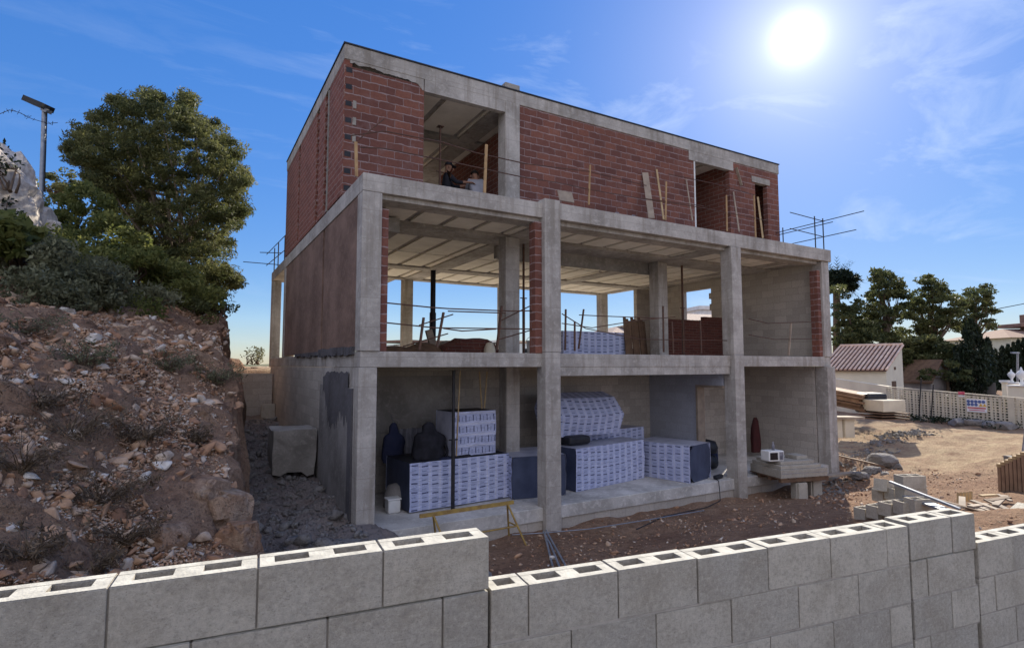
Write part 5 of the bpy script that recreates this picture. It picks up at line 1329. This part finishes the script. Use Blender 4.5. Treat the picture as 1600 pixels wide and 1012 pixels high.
# tiled shed
def shed():
    e0 = atD(1280, 579, 30.5); e1 = atD(1385, 580, 28.5); e0.z = e1.z = 2.28
    r1 = atD(1411, 541, 31.2); back = r1-e1; r0 = e0+back; back_h = Vector((back.x, back.y, 0)); ze = r1.z
    dE = (e1-e0).normalized(); Lh = (e1-e0).length
    t = thing('tiled_shed', e0, 'small cream lean-to shed with striped clay tile roof beyond the lane', 'shed')
    def V(p, z): return Vector((p.x, p.y, z))
    bn = back_h.normalized(); A0, A1 = e0+bn*.22, e1+bn*.22-dE*.06; B0, B1 = e0+back_h, e1+back_h-dE*.06
    mb = MB(); mb.add([V(A0, -.5), V(A1, -.5), V(A1, 2.27), V(A0, 2.27), V(B1, -.5), V(B1, ze-.05), V(B0, -.5), V(B0, ze-.05)], [(0, 1, 2, 3), (1, 4, 5, 2), (4, 6, 7, 5), (6, 0, 3, 7)])
    mb.build('wall', 'cream', t)
    MB().prism([e0, e1, e1+back, r0], (0, 0, 0), (0, 0, .05)).build('roof', 'tile_chan', t)
    tm = MB(); n = 15
    for k in range(n+1):
        p = e0.lerp(e1, k/n)+Vector((0, 0, .07)); q = p+back; m_ = [p.lerp(q, f) for f in (0, .2, .4, .6, .8, 1)]; tm.t = random.random()
        tm.tube(m_, .062, 7)
    tm.build('tile_ridge', 'tile', t)
    MB().tube([r0+Vector((0, 0, .1)), e1+back+Vector((0, 0, .1))], .09, 7).build('ridge_cap', 'tile', t)
    g = A1+bn*1.0; g.z = 0; MB().prism([V(g, .3), V(g+bn*.8, .3), V(g+bn*.8, 1.75), V(g, 1.75)], (0,0,0), dE*.03).build('door', 'wood_dark', t)
    q = A1+bn*1.6; MB().prism([V(q, 2.35), V(q+bn*.3, 2.35), V(q+bn*.3, 2.5), V(q, 2.5)], (0,0,0), dE*.03).build('vent', 'wood_dark', t)
shed()
# rear houses
def house(loc, sx, sy, h, rz, wallm, roofm, label, flat=False, wins=3):
    t = thing('house', loc, label, 'house', None, rz)
    loc_box(t, 'wall', wallm, -sx/2, -sy/2, -3, sx/2, sy/2, h, 0)
    if flat: loc_box(t, 'roof', roofm, -sx/2-.15, -sy/2-.15, h+.003, sx/2+.15, sy/2+.15, h+.3, 0)
    else:
        me = bpy.data.meshes.new('roof'); o_ = .5; r = sy*.13
        me.from_pydata([(-sx/2-o_, -sy/2-o_, h), (sx/2+o_, -sy/2-o_, h), (sx/2+o_, sy/2+o_, h), (-sx/2-o_, sy/2+o_, h), (-sx/2+sy*.35, 0, h+r), (sx/2-sy*.35, 0, h+r)], [], [(0, 1, 5, 4), (1, 2, 5), (2, 3, 4, 5), (3, 0, 4), (3, 2, 1, 0)])
        me.materials.append(M[roofm]); o = bpy.data.objects.new('roof', me); col.objects.link(o); o.parent = t
    for k in range(wins):
        x = -sx/2+(k+.5)*sx/wins
        w_ = loc_box(t, 'window', 'white', x-.55, -sy/2-.04, h-2.1, x+.55, -sy/2-.003, h-.9, 0); loc_box(w_, 'pane', 'glass_dark', x-.45, -sy/2-.06, h-2.0, x+.45, -sy/2-.042, h-1.0, 0)
    return t
hp = atD(1610, 560, 62); t = house((hp.x, hp.y, 0.5), 12, 9, 4.9, R_(-30), 'cream', 'terracotta', 'cream house with red tile roof behind the cypress hedge at right')
loc_box(t, 'chimney', 'terracotta', -1.2, -1, 5, -.4, -.3, 7.6, .03); loc_box(t, 'upper_roof', 'terracotta', -2.4, -1.8, 6.2, 0.8, 1.2, 6.6, .05)
hp = atD(1085, 520, 40); t = house((hp.x, hp.y, 0), 7.5, 6, 5.45, R_(-10), 'cream', 'tile_far', 'house with pale tile roof seen through the first floor window opening')
hp = atD(1030, 520, 44); t = house((hp.x-2, hp.y, 0), 8, 6, 4.75, R_(-10), 'cream', 'tile_far', 'low house with pale tile roof seen between the inner column and the pier')
hp = atD(1104, 480, 48); t = house((hp.x, hp.y, 0), 3.4, 4, 7.1, R_(-20), 'white', 'white', 'white flat roofed block behind the pale tile roof', True, 1)
# low walls, urns, gate pillars at far right
t = thing('garden_wall', atD(1560, 605, 34), 'low grey garden wall behind the lattice wall', 'wall')
a = atD(1475, 597, 36); b = atD(1556, 601, 33)
MB().prism([Vector((a.x, a.y, -.3)), Vector((b.x, b.y, -.3)), Vector((b.x, b.y, 1.55)), Vector((a.x, a.y, 1.55))], (0,0,0), (.2, .2, 0)).build('wall', 'render', t)
def urn(px, py, D, s, lab, pil):
    p = atD(px, py, D); t = thing('stone_urn', p, lab, 'urn', 'white urns on the garden pillars')
    MB().lathe(p, [(.06*s, 0), (.10*s, .04*s), (.05*s, .12*s), (.06*s, .2*s), (.16*s, .34*s), (.17*s, .44*s), (.10*s, .52*s), (.05*s, .56*s), (.03*s, .66*s), (.001, .7*s)], 12).build('urn', 'white', t)
    q = thing('gate_pillar', (p.x, p.y, 0), pil, 'pillar', 'pillars of the garden wall'); MB().box(p.x-.3*s, p.y-.3*s, -.3, p.x+.3*s, p.y+.3*s, p.z-.06).build('shaft', 'cream', q); MB().box(p.x-.36*s, p.y-.36*s, p.z-.058, p.x+.36*s, p.y+.36*s, p.z-.002).build('cap', 'white', q)
urn(1581, 597, 30, 1.0, 'small white urn left of the larger one at the right edge', 'cream pillar under the small urn'); urn(1597, 601, 25, 1.15, 'larger white urn at the right edge', 'cream pillar under the larger urn')
MBp = MB(); p = atD(1571, 620, 27); MBp.box(p.x-.09, p.y-.09, -.2, p.x+.09, p.y+.09, atD(1571, 597, 27).z); t = thing('gate_post', p, 'slim pale gate post left of the urns', 'post'); MBp.build('shaft', 'cream', t); MB().box(p.x-.16, p.y-.16, atD(1571, 597, 27).z+.002, p.x+.16, p.y+.16, atD(1571, 597, 27).z+.1).build('cap', 'white', t)
t = thing('street_lamp', atD(1590, 600, 40), 'slim street lamp before the cypress hedge', 'street lamp')
MB().tube([atD(1590, 608, 40), atD(1590, 552, 40)], .07, 7).build('pole', 'galv', t); MB().obox(atD(1586, 551, 40), RT, FW, (0,0,1), .5, .2, .1).build('lamp_head', 'galv', t)
tag(MB().tube([atD(1480, 505, 45), atD(1540, 486, 45), atD(1602, 474, 45)], .03, 5).build('overhead_cable', 'steel_dark'), 'overhead cable crossing the sky at right', 'cable')
# small gabled hut
t = thing('garden_hut', atD(1470, 605, 33), 'small pale gabled hut between the trees and the lattice wall', 'hut')
p = atD(1470, 600, 33)
MB().prism([(p.x-1.2, p.y, -.3), (p.x+1.2, p.y, -.3), (p.x+1.2, p.y, p.z+.15), (p.x, p.y, p.z+1.35), (p.x-1.2, p.y, p.z+.15)], (0,0,0), (0, 2.4, 0)).build('wall', 'render', t)
for s in (-1, 1): MB().prism([(p.x, p.y-.15, p.z+1.36), (p.x+s*1.35, p.y-.15, p.z+.05), (p.x+s*1.35, p.y-.15, p.z+.13), (p.x, p.y-.15, p.z+1.45)], (0,0,0), (0, 2.7, 0)).build('roof', 'wood_dark', t)

# trees at right
def tree(px, pyb, D, spots, label, m='leaf_far', n=62, size=.105, seed=1, trunk=.2, droop=.6, lean_=0, cat='tree', crown_top=None, depth=2.0, grp='trees beyond the lane'):
    rr = random.Random(seed); base = atD(px, pyb, D); t = thing('tree', base, label, cat, grp); cl = []
    for (x, y, r) in spots:
        for j in range(max(5, int(r*r/17))):
            a = rr.uniform(0, 2*PI); q = math.sqrt(rr.random()); p = atD(x+math.cos(a)*r*q, y+math.sin(a)*r*q*.85, D+rr.uniform(-depth, depth)); rad = rr.uniform(.2, .55)
            cl.append((p, (rad*1.15, rad*1.15, rad*.42), rr.uniform(.6, 1.2)))
    tm = MB(); x0, y0, _ = max(spots, key=lambda s: s[2]); F = base.lerp(atD(x0, y0, D), .45)
    tm.tuber([base-Vector((0, 0, 1.0)), base.lerp(F, .5)+Vector((.1, 0, 0)), F], [trunk, trunk*.85, trunk*.7], 8)
    for (x, y, r) in spots: limbs(tm, F, [atD(x, y, D)], trunk*.5, rr)
    for _ in range(20): limbs(tm, F.lerp(cl[0][0], .2), [cl[rr.randrange(len(cl))][0]], trunk*.25, rr)
    tm.build('trunk', 'bark', t); leafcloud('crown', m, cl, n, size, t, droop=droop, seed=seed+50, aspect=2.6)
tree(1385, 600, 38, [(1385, 445, 24), (1368, 470, 18), (1405, 455, 16), (1380, 495, 20), (1352, 500, 18), (1410, 485, 14), (1372, 432, 12)], 'tall tree with feathery crown right behind the tiled shed', seed=1)
tree(1450, 612, 40, [(1455, 455, 20), (1440, 475, 20), (1475, 460, 16), (1500, 475, 14), (1460, 500, 26), (1490, 495, 18), (1425, 490, 14), (1440, 520, 20), (1448, 438, 10)], 'broad tree with feathery crown in the middle of the group', seed=2, trunk=.26)
tree(1520, 610, 43, [(1525, 470, 22), (1545, 490, 14), (1510, 490, 18), (1535, 455, 12), (1500, 505, 16), (1548, 505, 10), (1515, 520, 12)], 'feathery tree standing behind the tall cypress', seed=3)
tree(1325, 600, 36, [(1325, 480, 22), (1345, 520, 26), (1318, 520, 22), (1335, 545, 24), (1370, 540, 26), (1310, 455, 10)], 'dark leafy tree just right of the last column', seed=4, n=62)
tree(1430, 610, 36, [(1420, 550, 24), (1455, 545, 24), (1438, 575, 26), (1470, 570, 22), (1415, 580, 16), (1485, 555, 16)], 'dense dark tree filling the space between shed and cypress', m='pine', seed=5, n=100)
tree(1480, 612, 33, [(1480, 575, 14), (1500, 585, 10), (1455, 588, 9)], 'low bright green tree in front of the dense dark one', seed=6, n=90, trunk=.1)
tree(1395, 612, 39, [(1395, 520, 20), (1400, 560, 18)], 'slender dark tree behind the shed gable', m='pine', seed=7)
# palm
t = thing('palm_tree', atD(1306, 560, 40), 'palm tree rising beside the last column', 'palm')
MB().tube([atD(1306, 600, 40), atD(1307, 520, 40), atD(1307, 440, 40)], .22, 8).build('trunk', 'bark', t)
mb = MB(); c = atD(1308, 438, 40); rr = random.Random(9)
for k in range(80):
    az = rr.uniform(0, 2*PI); el = rr.uniform(-.7, 1.25); L = rr.uniform(1.4, 2.1); d_ = Vector((math.cos(az)*math.cos(el), math.sin(az)*math.cos(el), math.sin(el)))
    s_ = d_.cross(Vector((0,0,1))).normalized(); pr = c; mb.t = rr.random()
    for j in range(7):
        q = c+d_*L*(j+1)/7-Vector((0, 0, .35*((j+1)/7)**2))
        for sg in (-1, 1): mb.add([pr, pr.lerp(q, .35), q+s_*sg*.42*(1-j/9)+d_*.1-Vector((0,0,.05))], [(0, 1, 2)])
        pr = q
mb.build('fronds', 'cypress', t)
leafcloud('frond_tips', 'cypress', [(c+Vector((math.cos(a)*r_, math.sin(a)*r_, z_)), (.55, .55, .35), 1) for a in np.linspace(0, 6.28, 9)[:-1] for r_, z_ in ((.5, .35), (1.0, 0), (.8, -.5))], 130, .10, t, aspect=5, seed=5)
# cypresses
def cypress(px, pyt, pyb, hw, D, label, seed, grp='cypresses at the right'):
    rr = random.Random(seed); cl = []; base = atD(px, pyb, D)
    t = thing('cypress_tree', base, label, 'cypress', grp)
    n = int((pyb-pyt)/1.1)
    for k in range(n):
        f = rr.random(); w_ = hw*(min(1, f*1.7)**.75)*(1 if f < .9 else .85); p = atD(px+rr.uniform(-1, 1)*w_, pyt+(pyb-pyt)*f, D+rr.uniform(-.6, .6)); r = .14+.3*min(1, f*2)
        cl.append((p, (r*.7, r*.7, r*1.3), 1))
    MB().tube([base-Vector((0,0,.6)), atD(px, pyt+15, D)], .12, 7, r2=.03).build('trunk', 'bark', t); leafcloud('crown', 'cypress', cl, 75, .08, t, aspect=3, seed=seed, droop=-1.5)
cypress(1517, 500, 606, 26, 33, 'largest cypress, broad and dark, in front of the feathery tree', 1)
cypress(1543, 530, 604, 8, 35, 'narrow cypress right beside the largest one', 2)
for i, (x, y) in enumerate(((1556, 548), (1566, 543), (1575, 540), (1583, 537), (1591, 533), (1600, 530), (1608, 528))):
    cypress(x, y, 604, 6.5, 46, ('first from the left', 'second from the left', 'third from the left', 'fourth from the left', 'fifth from the left', 'sixth from the left', 'last at the picture edge')[i]+' of the trimmed hedge cypresses before the cream house', 10+i, 'hedge of cypresses')
# weeds under the lattice wall
rr = random.Random(4)
for i in range(7):
    px = 1440+i*24; p = on_wall(px, 672+i*1.5)-nh*(.5+.2*(i % 2)); p.z = ground_h(p.x, p.y)+.1
    t = thing('weed_clump', p, ('first', 'second', 'third', 'fourth', 'fifth', 'sixth', 'last')[i]+' clump of dark weeds from the left at the foot of the lattice wall', 'weeds', 'weeds under the lattice wall')
    leafcloud('foliage', 'cypress', [(p+Vector((rr.uniform(-.5, .5), rr.uniform(-.5, .5), .02)), (.35, .35, .15), 1) for _ in range(4)], 40, .05, t, seed=i)
for i, (px, py) in enumerate(((1520, 682), (1545, 688), (1570, 694), (1590, 690))):
    mb = MB(); mb.t = .9; p = on_wall(px, py)-nh*.8; p.z = ground_h(p.x, p.y)+.1; rockmesh(mb, p, (.5, .35, .22), 80+i, 2); tag(mb.build('rubble_block', 'rubble_grey'), ('first', 'second', 'third', 'last')[i]+' broken concrete chunk from the left at the foot of the lattice wall', 'concrete chunk', 'chunks under the lattice wall')

# orange soil and plants at the end of the alley, far town
mb = MB(); mb.t = .5; rockmesh(mb, (-1.35, 16, 1.9), (1.4, 1.6, 1.35), 91, 3); tag(mb.build('soil_heap', 'ground'), 'sunlit orange soil heap beyond the alley wall', 'soil heap')
bush('shrub', 395, 555, 18, 10, 22, 'leaf_grey', 'thin grey plants beyond the alley, left of the rear column', 30, .05, seed=21, group='plants beyond the alley', depth=.4)
ORD = ['first', 'second', 'third', 'fourth', 'fifth', 'sixth', 'seventh', 'eighth', 'ninth', 'tenth', 'eleventh', 'twelfth', 'thirteenth', 'fourteenth', 'fifteenth', 'sixteenth', 'seventeenth', 'eighteenth', 'nineteenth', 'twentieth', 'last but one', 'last']
rr = random.Random(6)
for i in range(22):
    px = 610+i*9+rr.uniform(-4, 4); D_ = rr.uniform(150, 210); p = atD(px, 536, D_); s = rr.uniform(4, 7)
    t = thing('house', (p.x, p.y, p.z-3), ORD[i]+' small pale town house from the left on the horizon', 'house', 'far town houses', rr.uniform(-.6, .6))
    loc_box(t, 'wall', rr.choice(['white', 'cream', 'white']), -s, -4, -9, s, 4, rr.uniform(1.6, 3.0), 0); loc_box(t, 'roof', rr.choice(['terracotta', 'tile', 'white']), -s-.3, -4.3, 3.05, s+.3, 4.3, 3.6, 0)
    for k in range(3): loc_box(t, 'window', 'glass_dark', -s*.7+k*s*.6, -4.05, .2, -s*.7+k*s*.6+1.1, -4.003, 1.4, 0)

# ================================================================== WORKERS ON THE UPPER FLOOR
def person(loc, label, joints, cloth, cap, face):
    """joints: name -> (offset from loc, radius, parent). One skinned body, clothes as children."""
    t = thing('person', loc, label, 'person'); L0 = Vector(loc)
    def skin(nm, J, m, sub=2):
        me = bpy.data.meshes.new(nm); names = list(J); idx = {k: i for i, k in enumerate(names)}
        me.from_pydata([J[k][0] for k in names], [(idx[J[k][2]], idx[k]) for k in names if J[k][2]], [])
        me.materials.append(M[m]); o = bpy.data.objects.new(nm, me); col.objects.link(o); o.parent = t
        sk_ = o.modifiers.new('skin', 'SKIN'); 
        for k in names:
            sv = me.skin_vertices[0].data[idx[k]]; r = J[k][1]; sv.radius = r if isinstance(r, tuple) else (r, r)
            sv.use_root = J[k][2] is None
        sk_.use_smooth_shade = True
        ss = o.modifiers.new('sub', 'SUBSURF'); ss.levels = ss.render_levels = sub
        return o
    skin('body', joints, 'skin')
    # clothing a little larger than the body
    cj = {k: (v[0], (v[1][0]*1.18, v[1][1]*1.18) if isinstance(v[1], tuple) else v[1]*1.22, v[2]) for k, v in joints.items() if k in ('pelvis', 'belly', 'chest', 'neckb', 'shl', 'ell', 'shr', 'elr', 'wl0', 'wr0')}
    skin('shirt', cj, cloth)
    tj = {k: (v[0], v[1]*1.2 if not isinstance(v[1], tuple) else (v[1][0]*1.2, v[1][1]*1.2), v[2]) for k, v in joints.items() if k in ('pelvis', 'hipl', 'knl', 'anl', 'hipr', 'knr', 'anr')}
    skin('trousers', tj, 'cloth_dark')
    h = joints['head'][0]; f = Vector(face).normalized(); s_ = f.cross(Vector((0,0,1)))
    hm = MB(); c = Vector(h)
    prof = [(math.cos(a)*.102, math.sin(a)*.115) for a in np.linspace(.1, PI/2-.02, 6)]
    hm.lathe(c+L0+Vector((0, 0, .03)), prof, 14)
    if cap: hm.obox(c+L0+f*.12+Vector((0, 0, .05)), f, s_, (0,0,1), .12, .14, .012)
    hm.build('cap' if cap else 'hair', 'cloth_dark' if cap else 'hair', t)
    fm = MB()
    for s in (-1, 1): fm.lathe(c+L0+f*.088+s_*s*.033+Vector((0, 0, .0)), [(.001, -.01), (.012, 0), (.001, .01)], 6)
    fm.build('eyes', 'hair', t)
    nm = MB(); nm.tuber([c+L0+f*.095+Vector((0,0,.0)), c+L0+f*.122+Vector((0,0,-.03))], [.012, .018], 6); nm.tuber([c+L0+f*.092-s_*.025+Vector((0,0,-.06)), c+L0+f*.092+s_*.025+Vector((0,0,-.06))], [.008, .008], 5)
    for s in (-1, 1): nm.tuber([c+L0+s_*s*.095, c+L0+s_*s*.105+Vector((0,0,-.04))], [.022, .014], 6)
    nm.build('face_features', 'skin', t)
def V3(*a): return Vector(a)
def fingers(J, hand, d, up, name):
    d = Vector(d).normalized(); s = d.cross(Vector(up)).normalized()
    for i, (o_, l_) in enumerate(((-.03, .070), (-.01, .08), (.011, .075), (.03, .058))):
        a = J[hand][0]+d*.06+s*o_; J[f'{name}{i}a'] = (a, .0095, hand); J[f'{name}{i}b'] = (a+d*l_*.55-Vector(up)*.012, .0085, f'{name}{i}a'); J[f'{name}{i}c'] = (a+d*l_-Vector(up)*.035, .0075, f'{name}{i}b')
    J[f'{name}ta'] = (J[hand][0]+d*.02-s*.045, .012, hand); J[f'{name}tb'] = (J[hand][0]+d*.06-s*.06-Vector(up)*.01, .009, f'{name}ta')
def standing(arm_fwd, fx):
    # fx: direction the figure faces (unit x or so)
    f = Vector(fx).normalized(); s = f.cross(Vector((0,0,1)))
    J = {}
    J['pelvis'] = (V3(0,0,.92), (.15,.11), None); J['belly'] = (V3(0,0,1.08)+f*.02, (.14,.10), 'pelvis'); J['chest'] = (V3(0,0,1.30)+f*.03, (.165,.11), 'belly')
    J['neckb'] = (V3(0,0,1.46)+f*.04, .065, 'chest'); J['neck'] = (V3(0,0,1.53)+f*.05, .052, 'neckb'); J['head'] = (V3(0,0,1.63)+f*.08, (.085,.10), 'neck'); J['crown'] = (V3(0,0,1.72)+f*.07, (.065,.075), 'head')
    for n_, sg in (('l', 1), ('r', -1)):
        J['sh'+n_] = (V3(0,0,1.41)+s*sg*.17+f*.03, .065, 'chest')
        if arm_fwd: e = V3(0,0,1.22)+s*sg*.19+f*.24; w = V3(0,0,1.26)+s*sg*.15+f*.48; h = w+f*.08
        else: e = V3(0,0,1.15)+s*sg*.23+f*.02; w = V3(0,0,.95)+s*sg*.22+f*.18; h = w+f*.05-V3(0,0,.06)
        J['el'+n_] = (e, .045, 'sh'+n_); J['w'+n_+'0'] = (e.lerp(w, .7), .036, 'el'+n_); J['wr'+n_] = (w, .028, 'w'+n_+'0'); J['ha'+n_] = (h, (.038,.018), 'wr'+n_)
        fingers(J, 'ha'+n_, (h-w), (0,0,1), 'f'+n_)
        J['hip'+n_] = (V3(0,0,.86)+s*sg*.09, .09, 'pelvis'); J['kn'+n_] = (V3(0,0,.48)+s*sg*.10+f*.04, .058, 'hip'+n_); J['an'+n_] = (V3(0,0,.09)+s*sg*.11, .038, 'kn'+n_); J['to'+n_] = (V3(0,0,.04)+s*sg*.12+f*.16, .036, 'an'+n_)
    return J
def crouch(fx, bend=.35):
    J = standing(True, fx); f = Vector(fx).normalized(); drop = .30
    out = {}
    for k, (p, r, q) in J.items():
        p = p.copy()
        if not k[:2] in ('kn', 'an', 'to'): 
            z = p.z-.92; p.z -= drop
            if z > 0: p += f*z*bend; p.z -= z*z*.12
        elif k[:2] == 'kn': p += f*.20; p.z = .45
        out[k] = (p, r, q)
    return out
p1 = atY(696, 254, 2.7); p2 = atY(738, 272, 2.6)
person((p1.x, 2.7, p1.z-1.74), 'worker in dark clothes and cap bending towards the other worker on the brick storey', standing(True, (1, -.25, 0)), 'cloth_dark', True, (1, -.25, -.2))
person((p2.x+.05, 2.35, Z2+.04), 'worker in a pale grey shirt crouching with his back to the street', {k: v for k, v in crouch((.15, 1, 0)).items()}, 'shirt', False, (.15, 1, 0))
print('objects', len(bpy.data.objects))
